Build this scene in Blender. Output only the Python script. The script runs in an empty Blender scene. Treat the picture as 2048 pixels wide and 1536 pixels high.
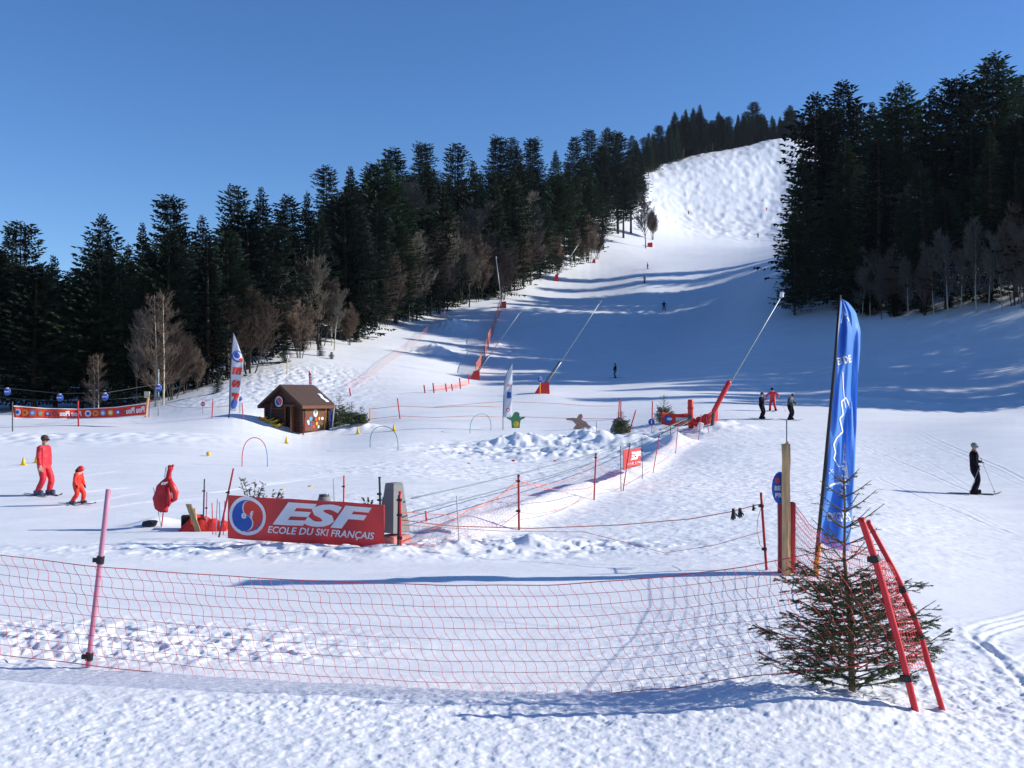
import bpy, bmesh, math, random
import numpy as np
from mathutils import Vector, Matrix, Euler
R = math.radians
scene = bpy.context.scene
COL = scene.collection
# ------------------------------------------------------------------ camera
F = 1991.0; CX = 1024.0; CY = 768.0; CAMZ = 2.9
PITCH = math.atan(27 / F)
cd = bpy.data.cameras.new('camera'); cam = bpy.data.objects.new('camera', cd); COL.objects.link(cam)
cd.sensor_width = 36; cd.lens = F * 36 / 2048; cd.clip_start = 0.1; cd.clip_end = 6000
cam.location = (0, 0, CAMZ); cam.rotation_euler = (R(90) + PITCH, 0, 0)
scene.camera = cam
# ------------------------------------------------------------------ light
SUN_EL = R(25); SUN_AZ = R(3.5)      # direction to the sun: +x turned towards +y by SUN_AZ
sunv = Vector((math.cos(SUN_EL) * math.cos(SUN_AZ), math.cos(SUN_EL) * math.sin(SUN_AZ), math.sin(SUN_EL)))
w = bpy.data.worlds.new('World'); scene.world = w; w.use_nodes = True
nt = w.node_tree; bg = nt.nodes['Background']
sky = nt.nodes.new('ShaderNodeTexSky'); sky.sky_type = 'NISHITA'; sky.sun_disc = False
sky.sun_elevation = SUN_EL; sky.sun_rotation = R(90) - SUN_AZ
sky.altitude = 1400; sky.air_density = 1.0; sky.dust_density = 0.05; sky.ozone_density = 4.0
bg.inputs[1].default_value = 0.134
hs = nt.nodes.new('ShaderNodeHueSaturation'); hs.inputs['Saturation'].default_value = 1.17; hs.inputs['Hue'].default_value = .507
nt.links.new(sky.outputs[0], hs.inputs['Color']); nt.links.new(hs.outputs[0], bg.inputs[0])
sd = bpy.data.lights.new('sun', 'SUN'); sd.energy = 5.0; sd.angle = R(0.5); sd.color = (1, .965, .90)
so = bpy.data.objects.new('sun', sd); COL.objects.link(so)
so.rotation_euler = (-sunv).to_track_quat('-Z', 'Y').to_euler()
scene.view_settings.view_transform = 'Standard'; scene.view_settings.look = 'None'
scene.view_settings.gamma = 1; scene.view_settings.exposure = 0.23
scene.cycles.max_bounces = 6; scene.cycles.diffuse_bounces = 3; scene.cycles.transparent_max_bounces = 16
# ------------------------------------------------------------------ noise
def _hash(ix, iy, s):
    h = (ix.astype(np.int64) * 374761393 + iy.astype(np.int64) * 668265263 + s * 1442695041) & 0xffffffff
    h = ((h ^ (h >> 13)) * 1274126177) & 0xffffffff
    return (h ^ (h >> 16)) & 0xffff
def gnoise(x, y, s=0):
    x = np.asarray(x, float); y = np.asarray(y, float)
    x0 = np.floor(x); y0 = np.floor(y); fx = x - x0; fy = y - y0
    u = fx * fx * fx * (fx * (fx * 6 - 15) + 10); v = fy * fy * fy * (fy * (fy * 6 - 15) + 10)
    def g(dx, dy):
        a = _hash(x0 + dx, y0 + dy, s) * (2 * math.pi / 65536)
        return np.cos(a) * (fx - dx) + np.sin(a) * (fy - dy)
    a = g(0, 0); b = g(1, 0); c = g(0, 1); d = g(1, 1)
    return 1.5 * ((a + (b - a) * u) * (1 - v) + (c + (d - c) * u) * v)
def fbm(x, y, s=0, o=3, gain=.5):
    t = 0; a = 1; f = 1
    for k in range(o):
        t = t + a * gnoise(x * f + 17.3 * k, y * f - 9.1 * k, s + k); a *= gain; f *= 2.03
    return t
def sstep(a, b, x):
    t = np.clip((x - a) / (b - a), 0, 1); return t * t * (3 - 2 * t)
# ------------------------------------------------------------------ terrain
_cp, _sp = math.cos(PITCH), math.sin(PITCH)
def ray(px, py):
    a = (px - CX) / F; b = (CY - py) / F
    d = Vector((a, _cp - b * _sp, _sp + b * _cp))
    return d / d.y                       # per metre of depth
def W(px, py, Y):
    d = ray(px, py); return Vector((d.x * Y, Y, CAMZ + d.z * Y))
CTRL = [  # photo pixel, depth -> where the snow surface lies
 (-200,990,29.6),(85,990,29.6),(510,932,42),(768,893,57),(961,867,66),(1352,907,50),(1400,878,55),(1300,950,38),
 (1948,990,34),(2150,990,34),(1780,900,50),(1650,1000,29),(2048,900,47),(1700,838,66),(1523,838,65),(2048,836,64),(2250,836,64),
 (1100,850,70),(1250,850,68),(700,860,70),(573,886,60),(595,862,70),(-150,880,52),(100,880,54),(300,865,58),
 (60,848,66),(200,838,72),(-250,850,66),(300,832,78),(200,822,90),(0,822,90),(-250,822,90),(425,835,68),
 (480,832,69),(440,790,86),(360,808,84),(500,780,88),(620,745,101),(560,700,118),(700,690,130),(800,765,98),(720,800,84),(900,798,84),
 (870,690,140),(1000,690,148),(950,757,118),(1083,784,90),(1231,756,120),(1300,775,100),(1450,758,108),(1600,770,102),(1100,640,176),
 (1250,810,80),(1420,805,78),(1600,805,80),(1800,818,76),(2048,822,77),(1750,790,88),
 (1005,608,190),(880,625,180),(1328,620,190),(1111,556,232),(1186,523,272),(1300,492,308),(1290,566,215),(1296,537,250),
 (1450,700,132),(1560,560,176),(1600,600,160),(1700,640,137),(1450,600,185),(1820,645,127),(1900,700,112),(1900,760,100),(2048,608,122),(2048,700,108),(2048,790,87),(2250,560,122),
 (1450,482,350),(1516,474,378),(1377,428,430),(1290,400,430),(1285,350,485),(1400,310,560),(1540,282,605),(1595,281,606),(1560,340,520),(1560,420,440),
 # under the forests
 (-200,760,120),(100,740,125),(340,690,140),(340,600,180),(0,640,190),(-200,640,190),(560,600,165),(700,570,190),(800,520,230),(1000,480,270),(1150,420,340),(1250,380,400),
 (100,620,230),(500,560,235),(800,470,300),(1000,430,340),(-200,620,230),(1700,520,190),(1850,520,165),(2048,460,170),(2250,440,170),
 (1700,450,300),(1900,410,280),(2048,390,280),(2250,380,280),(1750,380,420),(2048,350,420),(2250,340,420),(1640,300,560),
]
def _pts():
    P = []
    for px, py, Y in CTRL:
        p = W(px, py, Y); P.append((math.atan2(p.x, p.y), math.log(math.hypot(p.x, p.y)), p.z))
    for r in (3, 5.5, 8, 11, 15, 20, 25):
        for th in (-.62, -.35, -.12, .12, .35, .62): P.append((th, math.log(r), 0))
    for th in (-.35, -.1, .15): P.append((th, math.log(34), 0))
    for th, z8 in ((-.6, -30), (-.3, -20), (0, 60), (.1, 120), (.25, 158), (.6, 150)):
        P.append((th, math.log(800), z8)); P.append((th, math.log(1400), min(z8, 60)))
    P.append((.255, math.log(680), 160)); P.append((0., math.log(620), 85)); P += [(-.55, math.log(420), 12), (-.4, math.log(420), 18), (-.28, math.log(420), 30), (-.15, math.log(450), 52), (-.5, math.log(600), -10), (-.3, math.log(600), 0), (-.1, math.log(620), 40)]
    return np.array(P)
_P = _pts(); _S = np.array([3.2, 1.0])
_u = _P[:, :2] * _S
def _phi(r2): return np.where(r2 > 0, .5 * r2 * np.log(r2 + 1e-20), 0)
_n = len(_P)
_A = np.zeros((_n + 3, _n + 3)); _d = ((_u[:, None] - _u[None]) ** 2).sum(-1)
_A[:_n, :_n] = _phi(_d) - 2e-4 * np.eye(_n)
_A[:_n, _n] = 1; _A[:_n, _n + 1:] = _u; _A[_n, :_n] = 1; _A[_n + 1:, :_n] = _u.T
_w = np.linalg.solve(_A, np.concatenate([_P[:, 2], [0, 0, 0]]))
def Hbase(x, y):
    x = np.atleast_1d(np.asarray(x, float)); y = np.atleast_1d(np.asarray(y, float)); sh = x.shape
    x = x.ravel(); y = y.ravel()
    th = np.clip(np.arctan2(x, y), -.68, .68) * _S[0]; lr = np.log(np.maximum(np.hypot(x, y), 3.0))
    out = np.empty_like(x)
    for i in range(0, len(x), 60000):
        a = th[i:i + 60000, None] - _u[None, :, 0]; b = lr[i:i + 60000, None] - _u[None, :, 1]
        r2 = a * a + b * b
        out[i:i + 60000] = _phi(r2) @ _w[:_n] + _w[_n] + th[i:i + 60000] * _w[_n + 1] + lr[i:i + 60000] * _w[_n + 2]
    return out.reshape(sh)
def march(Hf, px, py, y0=5, y1=900):
    d = ray(px, py)
    Y = np.exp(np.linspace(math.log(y0), math.log(y1), 900))
    z = CAMZ + d.z * Y; h = Hf(d.x * Y, Y)
    k = np.argmax(z < h)
    if not (z < h).any(): return None
    a, b = Y[max(k - 1, 0)], Y[k]
    for _ in range(18):
        m = (a + b) / 2
        if CAMZ + d.z * m < Hf(d.x * m, m)[0]: b = m
        else: a = m
    return Vector((d.x * b, b, float(Hf(d.x * b, b)[0])))
def bhit(px, py): return march(Hbase, px, py)
# relief laid over the base: soft mounds (px, py, radius across, radius in depth, height)
MOUNDS = [(1070,890,2.6,1.4,.55),(1015,893,1.6,1.0,.3),(1183,884,1.3,1.0,.75),(1225,897,1.7,1.2,.5),(1150,905,2.2,1.2,.35),(1275,893,1.5,1.2,.35),(1110,915,3.0,1.0,.25),
 (590,866,4.0,1.0,.30),(715,860,1.4,1.0,.5),(140,880,8,3,.3),(870,700,2.0,1.5,1.0),(905,655,3,6,1.4),(840,700,4,3,-.5),
 (600,1104,1.8,.5,.12),(900,1100,1.2,.5,.14),(1060,1093,.8,.5,.2),(560,1090,1.0,.5,.1),(760,1112,1.0,.5,.12),
 (1640,1412,.9,.35,.10),(1500,1392,.6,.25,.07),(120,1290,1.6,.5,.07),(400,1330,1.0,.35,.06),(300,1050,.5,.5,.12),(340,1045,.5,.5,.08),(1440,858,2,1.4,.5),(1340,893,1.3,1.2,.55),(1690,800,8,3,.3)]
MW = []
for px, py, sx, sy, a in MOUNDS:
    p = bhit(px, py); MW.append((p.x, p.y, sx, sy, a))
BANK = [bhit(*q) for q in ((810,1092),(930,1082),(1038,1060),(1112,1030),(1188,1000),(1250,976),(1308,947),(1352,909),(1398,880))]
# rough patches (px, py, sx, sy, amplitude, frequency)
ROUGH = [(110,1285,2.3,.8,.12,3.4),(440,1310,1.0,.4,.10,3.6),(1000,1415,3.5,.4,.04,6),(750,1098,4.5,.8,.14,2.2),(1060,1090,1.6,.8,.18,2.1),(1080,905,5,4,.45,.9),(1000,945,6,5,.10,1.6),
 (1450,1050,3.6,4,.035,3.4),(1430,960,4.0,9,.06,2.2),(1600,1000,4,7,.03,3.0),(1560,890,5,9,.05,1.9),(1750,1300,2.2,1.6,.04,5),(1900,1400,1.6,.9,.05,6),(1460,1365,.9,.3,.05,4.5),(610,755,5,8,.30,1.3),(1010,690,5,14,.5,.35),(1220,880,5,3,.25,1.2),(545,790,6,6,.22,.9),(880,1010,3,4,.05,2.5),(300,1480,5,1.3,.022,7),(1300,1500,4,1.1,.022,7)]
RW = []
for px, py, sx, sy, a, f in ROUGH:
    p = bhit(px, py); RW.append((p.x, p.y, sx, sy, a, f))
def segdist(x, y, P):
    best = np.full(x.shape, 1e9); side = np.zeros(x.shape); along = np.zeros(x.shape); L = 0
    for a, b in zip(P[:-1], P[1:]):
        dx, dy = b.x - a.x, b.y - a.y; l = math.hypot(dx, dy)
        t = np.clip(((x - a.x) * dx + (y - a.y) * dy) / l / l, 0, 1)
        ex = x - a.x - t * dx; ey = y - a.y - t * dy; d = np.hypot(ex, ey)
        s = np.sign(dx * ey - dy * ex); m = d < best
        best = np.where(m, d, best); side = np.where(m, s, side); along = np.where(m, L + t * l, along); L += l
    return best * side, along, L
TRK = []
_g = random.Random(12)
def track(pts, wd=.07, dp=.03, pair=True):
    P = [bhit(*q) for q in pts]; Q = []
    for i in range(len(P) - 1):
        p0 = P[max(i - 1, 0)]; p1 = P[i]; p2 = P[i + 1]; p3 = P[min(i + 2, len(P) - 1)]
        for k in range(5): t = k / 5; Q.append(.5 * ((2 * p1) + (p2 - p0) * t + (2 * p0 - 5 * p1 + 4 * p2 - p3) * t * t + (3 * p1 - p0 - 3 * p2 + p3) * t ** 3))
    Q.append(P[-1]); TRK.append((Q, wd, dp))
    if pair: TRK.append(([q + Vector((.04, .22 + .02 * math.sin(i), 0)) for i, q in enumerate(Q)], wd, dp))
track([(2120, 1215), (2048, 1238), (1950, 1270), (1975, 1300), (2048, 1368), (2120, 1440)], .045, .018); track([(2100, 1235), (2000, 1262), (1965, 1285), (2010, 1322), (2070, 1360)], .045, .025, False)
for k in range(15):
    x = _g.uniform(-40, 900); y = _g.uniform(905, 1035); d = _g.uniform(150, 420); s = _g.uniform(-.16, .02)
    track([(x, y), (x + d * .5, y + d * .5 * s + _g.uniform(-5, 5)), (x + d, y + d * s)], .05, .018, _g.random() < .6)
for k in range(9):
    x = _g.uniform(1700, 1900); y = _g.uniform(850, 960); d = _g.uniform(150, 300)
    track([(x, y), (x + d * .5, y + d * .22), (x + d, y + d * _g.uniform(.4, .5))], .06, .009, _g.random() < .5)
for k in range(8):
    x = _g.uniform(200, 1100); y = _g.uniform(1110, 1240); d = _g.uniform(200, 500); s = _g.uniform(-.06, .10)
    track([(x, y), (x + d * .5, y + d * .5 * s + _g.uniform(-6, 6)), (x + d, y + d * s)], .05, .016, _g.random() < .5)
def Hdet(x, y):
    r = np.hypot(x, y); z = np.zeros(x.shape)
    for cx, cy, sx, sy, a in MW:
        q = ((x - cx) / sx) ** 2 + ((y - cy) / sy) ** 2
        m = q < 9
        if m.any(): z[m] += a * np.exp(-q[m]) * (1 + .35 * gnoise(x[m] * 1.3, y[m] * 1.3, 5))
    for i, (cx, cy, sx, sy, a, f) in enumerate(RW):
        q = ((x - cx) / sx) ** 2 + ((y - cy) / sy) ** 2
        m = q < 7
        if m.any():
            xm = x[m]; ym = y[m]
            n = fbm(xm * f, ym * f * 1.3, 30 + i, 3, .5)
            n2 = sstep(-.25, .45, n); z[m] += .55 * a * np.exp(-q[m] ** 1.5 / 3) * (n2 * .55 - .2 + .18 * n)
    # bank of shovelled snow beside the lift track
    m = (r > 15) & (r < 60)
    if m.any():
        s, al, L = segdist(x[m], y[m], BANK)
        hgt = .34 * sstep(0, 2.5, al) * (1 - sstep(L - 3, L, al)) * (1 + .25 * gnoise(al * .5, s, 3))
        z[m] += hgt * np.exp(-((s - .75) / .62) ** 2)
    for P, wd, dp in TRK:
        x0 = min(p.x for p in P) - .6; x1 = max(p.x for p in P) + .6; y0 = min(p.y for p in P) - .6; y1 = max(p.y for p in P) + .6
        m = (x > x0) & (x < x1) & (y > y0) & (y < y1)
        if m.any():
            s, al, L = segdist(x[m], y[m], P); s = np.abs(s); e = np.minimum(al, L - al)
            z[m] += dp * .6 * sstep(0, .8, e) * (-np.exp(-(s / wd) ** 2) + .7 * np.exp(-((s - 2 * wd) / wd) ** 2))
    # groomed pistes, soft undulation, small crumbs near the camera, moguls far up
    z += .05 * gnoise(x * .16, y * .22, 61) * sstep(6, 20, r) + .16 * gnoise(x * .05, y * .07, 62) * sstep(40, 90, r) + .7 * gnoise(x * .016, y * .02, 63) * sstep(110, 220, r)
    m = r < 70
    if m.any():
        xm = x[m]; ym = y[m]; rm = r[m]
        n = fbm(xm * 1.5, ym * 5.5, 71, 3)
        patch = sstep(-.15, .5, gnoise(xm * .45, ym * .7, 75))
        z[m] += .006 * n * patch + .012 * gnoise(xm * .6, ym * 1.2, 77) * (1 - sstep(30, 70, rm))
        k = fbm(xm * 5 + ym * 1.2, ym * 12, 72, 2, .6)
        near = .25 + .75 * np.maximum(1 - sstep(9.0, 9.8, ym), sstep(2.2, 3.6, xm) * (1 - sstep(14, 20, ym))); patch = patch * sstep(-.1, .45, gnoise(xm * .7, ym * 1.9, 79)); z[m] += .012 * sstep(.35, .75, k) * (.06 + patch) * near * (1 - sstep(20, 34, rm))
        k = gnoise(xm * 15, ym * 26, 76)
        z[m] += .007 * sstep(.45, .7, k) * (.06 + patch) * near * (1 - sstep(12, 18, rm))
    m = (r > 325)
    if m.any():
        xm = x[m]; ym = y[m]
        k = 1 - np.abs(fbm(xm * .13, ym * .07, 81, 2)) * 2
        z[m] += (.42 * k + .22 * fbm(xm * .35, ym * .2, 84, 2)) * sstep(345, 400, r[m])
    return z
def H(x, y):
    x = np.atleast_1d(np.asarray(x, float)); y = np.atleast_1d(np.asarray(y, float))
    return Hbase(x, y) + Hdet(x, y)
def Hz(x, y): return float(H(x, y)[0])
def hit(px, py): return march(H, px, py)
def on(px, Y):
    x = (px - CX) / F * Y; return Vector((x, Y, Hz(x, Y)))
def top_z(px, py, Y): return W(px, py, Y).z
# ------------------------------------------------------------------ materials
MATS = {}
def mat(name, col, rough=.6, var=.12, scale=4.0, metal=0.0, bump=0.0, spec=.4, trans=0.0, stretch=(1, 1, 1), coord='Object'):
    if name in MATS: return MATS[name]
    m = bpy.data.materials.new(name); m.use_nodes = True; t = m.node_tree; b = t.nodes['Principled BSDF']
    tc = t.nodes.new('ShaderNodeTexCoord'); mp = t.nodes.new('ShaderNodeMapping'); mp.inputs['Scale'].default_value = stretch
    t.links.new(tc.outputs[coord], mp.inputs[0])
    n = t.nodes.new('ShaderNodeTexNoise'); n.inputs['Scale'].default_value = scale; n.inputs['Detail'].default_value = 4
    t.links.new(mp.outputs[0], n.inputs['Vector'])
    r = t.nodes.new('ShaderNodeMapRange'); r.inputs[3].default_value = 1 - var * 2; r.inputs[4].default_value = 1 + var * 2
    t.links.new(n.outputs[0], r.inputs[0])
    mx = t.nodes.new('ShaderNodeMix'); mx.data_type = 'RGBA'; mx.blend_type = 'MULTIPLY'; mx.inputs[0].default_value = 1
    mx.inputs[6].default_value = (*col, 1); t.links.new(r.outputs[0], mx.inputs[7])
    t.links.new(mx.outputs[2], b.inputs['Base Color'])
    b.inputs['Roughness'].default_value = rough; b.inputs['Metallic'].default_value = metal
    b.inputs['Specular IOR Level'].default_value = spec
    if bump:
        bn = t.nodes.new('ShaderNodeBump'); bn.inputs['Strength'].default_value = bump; bn.inputs['Distance'].default_value = .02
        t.links.new(n.outputs[0], bn.inputs['Height']); t.links.new(bn.outputs[0], b.inputs['Normal'])
    if trans:      # cloth and foliage let part of the light through
        tr = t.nodes.new('ShaderNodeBsdfTranslucent'); ms = t.nodes.new('ShaderNodeMixShader'); ms.inputs[0].default_value = trans
        t.links.new(mx.outputs[2], tr.inputs[0]); out = t.nodes['Material Output']
        t.links.new(b.outputs[0], ms.inputs[1]); t.links.new(tr.outputs[0], ms.inputs[2]); t.links.new(ms.outputs[0], out.inputs[0])
    MATS[name] = m; return m
def snow_material():
    m = bpy.data.materials.new('snow'); m.use_nodes = True; t = m.node_tree; b = t.nodes['Principled BSDF']
    g = t.nodes.new('ShaderNodeNewGeometry')
    def noise(scale, detail, st=(1, 1, 1), rough=.55):
        mp = t.nodes.new('ShaderNodeMapping'); mp.inputs['Scale'].default_value = st; mp.inputs['Rotation'].default_value = (0, 0, .12); t.links.new(g.outputs['Position'], mp.inputs[0])
        n = t.nodes.new('ShaderNodeTexNoise'); n.inputs['Scale'].default_value = scale; n.inputs['Detail'].default_value = detail; n.inputs['Roughness'].default_value = rough
        t.links.new(mp.outputs[0], n.inputs['Vector']); return n
    def ramp(n, a, c):
        r = t.nodes.new('ShaderNodeMapRange'); r.inputs[1].default_value = a; r.inputs[2].default_value = c; t.links.new(n.outputs[0], r.inputs[0]); return r
    def bump(h, strength, dist, prev=None):
        k = t.nodes.new('ShaderNodeBump'); k.inputs['Strength'].default_value = strength; k.inputs['Distance'].default_value = dist
        t.links.new(h.outputs[0], k.inputs['Height'])
        if prev: t.links.new(prev.outputs[0], k.inputs['Normal'])
        return k
    b1 = bump(noise(1.6, 5, (1, 1.5, 1), .6), .09, .16)
    b2 = bump(ramp(noise(12, 4, (.5, 1.8, 1), .65), .5, .72), .13, .035, b1)
    b3 = bump(noise(45, 3), .3, .008, b2)
    t.links.new(b3.outputs[0], b.inputs['Normal'])
    c = noise(.35, 5, (1, 2.5, 1)); r = ramp(c, .3, .7)
    mx = t.nodes.new('ShaderNodeMix'); mx.data_type = 'RGBA'; mx.inputs[6].default_value = (.79, .80, .82, 1); mx.inputs[7].default_value = (.88, .885, .89, 1)
    t.links.new(r.outputs[0], mx.inputs[0]); t.links.new(mx.outputs[2], b.inputs['Base Color'])
    b.inputs['Roughness'].default_value = .55; b.inputs['Specular IOR Level'].default_value = .25
    return m
# ------------------------------------------------------------------ mesh building
class MB:
    def __init__(s): s.v = []; s.f = []; s.m = []; s.M = Matrix.Identity(4)
    def add(s, vs, fs, mi=0):
        o = len(s.v); s.v += [tuple(s.M @ Vector(p)) for p in vs]; s.f += [tuple(i + o for i in f) for f in fs]; s.m += [mi] * len(fs); return s
    def box(s, c, d, rot=None, mi=0, bev=0, taper=1.0):
        x, y, z = d[0] / 2, d[1] / 2, d[2] / 2; r = Euler(rot).to_matrix() if rot else Matrix.Identity(3); c = Vector(c)
        if bev <= 0:
            vs = [(sx * x * (taper if sz > 0 else 1), sy * y * (taper if sz > 0 else 1), sz * z) for sz in (-1, 1) for sx, sy in ((-1, -1), (1, -1), (1, 1), (-1, 1))]
            fs = [(0, 3, 2, 1), (4, 5, 6, 7), (0, 1, 5, 4), (1, 2, 6, 5), (2, 3, 7, 6), (3, 0, 4, 7)]
        else:
            vs = []; e = bev
            for zz, k in ((-z, e), (-z + e, 0), (z - e, 0), (z, e)):
                for sx, sy, ax, ay in ((-1, -1, 1, 0), (1, -1, -1, 0), (1, -1, 0, 1), (1, 1, 0, -1), (1, 1, -1, 0), (-1, 1, 1, 0), (-1, 1, 0, -1), (-1, -1, 0, 1)):
                    vs.append((sx * (x - k) + ax * e, sy * (y - k) + ay * e, zz))
            fs = [tuple(range(7, -1, -1)), tuple(range(24, 32))]
            for k in range(3):
                for i in range(8): j = (i + 1) % 8; fs.append((k * 8 + i, k * 8 + j, k * 8 + 8 + j, k * 8 + 8 + i))
        return s.add([c + r @ Vector(p) for p in vs], fs, mi)
    def tube(s, P, rad, n=8, mi=0, cap=True, flat=1.0):
        P = [Vector(p) for p in P]; rs = rad if hasattr(rad, '__len__') else [rad] * len(P)
        vs = []; prev = None
        for i, p in enumerate(P):
            d = (P[min(i + 1, len(P) - 1)] - P[max(i - 1, 0)])
            if d.length < 1e-9: d = Vector((0, 0, 1))
            d.normalize()
            if prev is None: a = d.cross(Vector((0, 1, 0)) if abs(d.y) < .9 else Vector((1, 0, 0)))
            else: a = prev - d * prev.dot(d)
            a.normalize(); prev = a; b = d.cross(a)
            for k in range(n):
                t = 2 * math.pi * k / n; vs.append(p + (a * math.cos(t) + b * math.sin(t) * flat) * rs[i])
        fs = [(i * n + k, i * n + (k + 1) % n, (i + 1) * n + (k + 1) % n, (i + 1) * n + k) for i in range(len(P) - 1) for k in range(n)]
        if cap: fs += [tuple(range(n - 1, -1, -1)), tuple(range((len(P) - 1) * n, len(P) * n))]
        return s.add(vs, fs, mi)
    def ball(s, c, r, n=12, m=8, sc=(1, 1, 1), mi=0, rot=None):
        c = Vector(c); q = Euler(rot).to_matrix() if rot else Matrix.Identity(3)
        vs = [c + q @ Vector((0, 0, r * sc[2]))]
        for i in range(1, m):
            a = math.pi * i / m
            for k in range(n): t = 2 * math.pi * k / n; vs.append(c + q @ Vector((r * sc[0] * math.sin(a) * math.cos(t), r * sc[1] * math.sin(a) * math.sin(t), r * sc[2] * math.cos(a))))
        vs.append(c + q @ Vector((0, 0, -r * sc[2])))
        fs = [(0, 1 + k, 1 + (k + 1) % n) for k in range(n)]
        for i in range(m - 2):
            for k in range(n): a = 1 + i * n; fs.append((a + k, a + n + k, a + n + (k + 1) % n, a + (k + 1) % n))
        a = 1 + (m - 2) * n; fs += [(len(vs) - 1, a + (k + 1) % n, a + k) for k in range(n)]
        return s.add(vs, fs, mi)
    def prism(s, pts, axis_from, axis_to, mi=0):     # pts: 3-D outline; extruded by (axis_to - axis_from)
        d = Vector(axis_to) - Vector(axis_from); n = len(pts); P = [Vector(p) for p in pts]
        vs = P + [p + d for p in P]
        return s.add(vs, [tuple(range(n - 1, -1, -1)), tuple(range(n, 2 * n))] + [(i, (i + 1) % n, n + (i + 1) % n, n + i) for i in range(n)], mi)
    def sheet(s, fn, nu, nv, th=0.0, mi=0):         # cloth: fn(u,v) -> point, given a thickness
        vs = [Vector(fn(i / nu, j / nv)) for j in range(nv + 1) for i in range(nu + 1)]
        fs = [(j * (nu + 1) + i, j * (nu + 1) + i + 1, (j + 1) * (nu + 1) + i + 1, (j + 1) * (nu + 1) + i) for j in range(nv) for i in range(nu)]
        if th:
            N = []
            for j in range(nv + 1):
                for i in range(nu + 1):
                    a = vs[j * (nu + 1) + min(i + 1, nu)] - vs[j * (nu + 1) + max(i - 1, 0)]; b = vs[min(j + 1, nv) * (nu + 1) + i] - vs[max(j - 1, 0) * (nu + 1) + i]
                    q = a.cross(b); N.append(q.normalized() if q.length > 1e-12 else Vector((0, -1, 0)))
            o = len(vs); vs = [p + n * th / 2 for p, n in zip(vs, N)] + [p - n * th / 2 for p, n in zip(vs, N)]
            back = [tuple(o + k for k in reversed(f)) for f in fs]
            rim = [j * (nu + 1) for j in range(nv + 1)]; e = []
            b0 = [i for i in range(nu + 1)] + [j * (nu + 1) + nu for j in range(1, nv + 1)] + [nv * (nu + 1) + i for i in range(nu - 1, -1, -1)] + [j * (nu + 1) for j in range(nv - 1, 0, -1)]
            for a, b in zip(b0, b0[1:] + b0[:1]): e.append((a, o + a, o + b, b))
            fs = fs + back + e
        return s.add(vs, fs, mi)
    def mesh(s, name, mats, smooth=False, origin=None):
        me = bpy.data.meshes.new(name)
        v = s.v if origin is None else [tuple(Vector(p) - Vector(origin)) for p in s.v]
        me.from_pydata(v, [], s.f)
        for m in (mats if isinstance(mats, (list, tuple)) else [mats]): me.materials.append(m)
        if any(s.m): me.polygons.foreach_set('material_index', s.m)
        if smooth: me.polygons.foreach_set('use_smooth', [True] * len(s.f))
        me.update(); return me
def link(name, me, parent=None, loc=None):
    o = bpy.data.objects.new(name, me); COL.objects.link(o)
    if parent is not None: o.parent = parent
    if loc is not None: o.location = loc
    return o
def thing(name, label, cat, loc=(0, 0, 0), rotz=0, group=None):
    o = bpy.data.objects.new(name, None); COL.objects.link(o); o.location = loc; o.rotation_euler = (0, 0, rotz); o.empty_display_size = .3
    o['label'] = label; o['category'] = cat
    if group: o['group'] = group
    return o
def part(mb, name, m, parent, smooth=False, label=None):
    """mb holds the parent's local coordinates"""
    o = link(name, mb.mesh(name, m, smooth), parent)
    if label: o['label'] = label
    return o
def single(mb, name, m, label, cat, loc, group=None, smooth=False, rotz=0):
    o = link(name, mb.mesh(name, m, smooth), None, loc); o.rotation_euler = (0, 0, rotz)
    o['label'] = label; o['category'] = cat
    if group: o['group'] = group
    return o
def dup(root, label=None, loc=None, rotz=None, scale=None):
    r = root.copy(); COL.objects.link(r)
    if label: r['label'] = label
    if loc is not None: r.location = loc
    if rotz is not None: r.rotation_euler = (0, 0, rotz)
    if scale is not None: r.scale = scale if hasattr(scale, '__len__') else (scale,) * 3
    for ch in list(root.children):
        c = ch.copy(); COL.objects.link(c); c.parent = r
        for g in list(ch.children):
            d = g.copy(); COL.objects.link(d); d.parent = c
    return r
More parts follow.
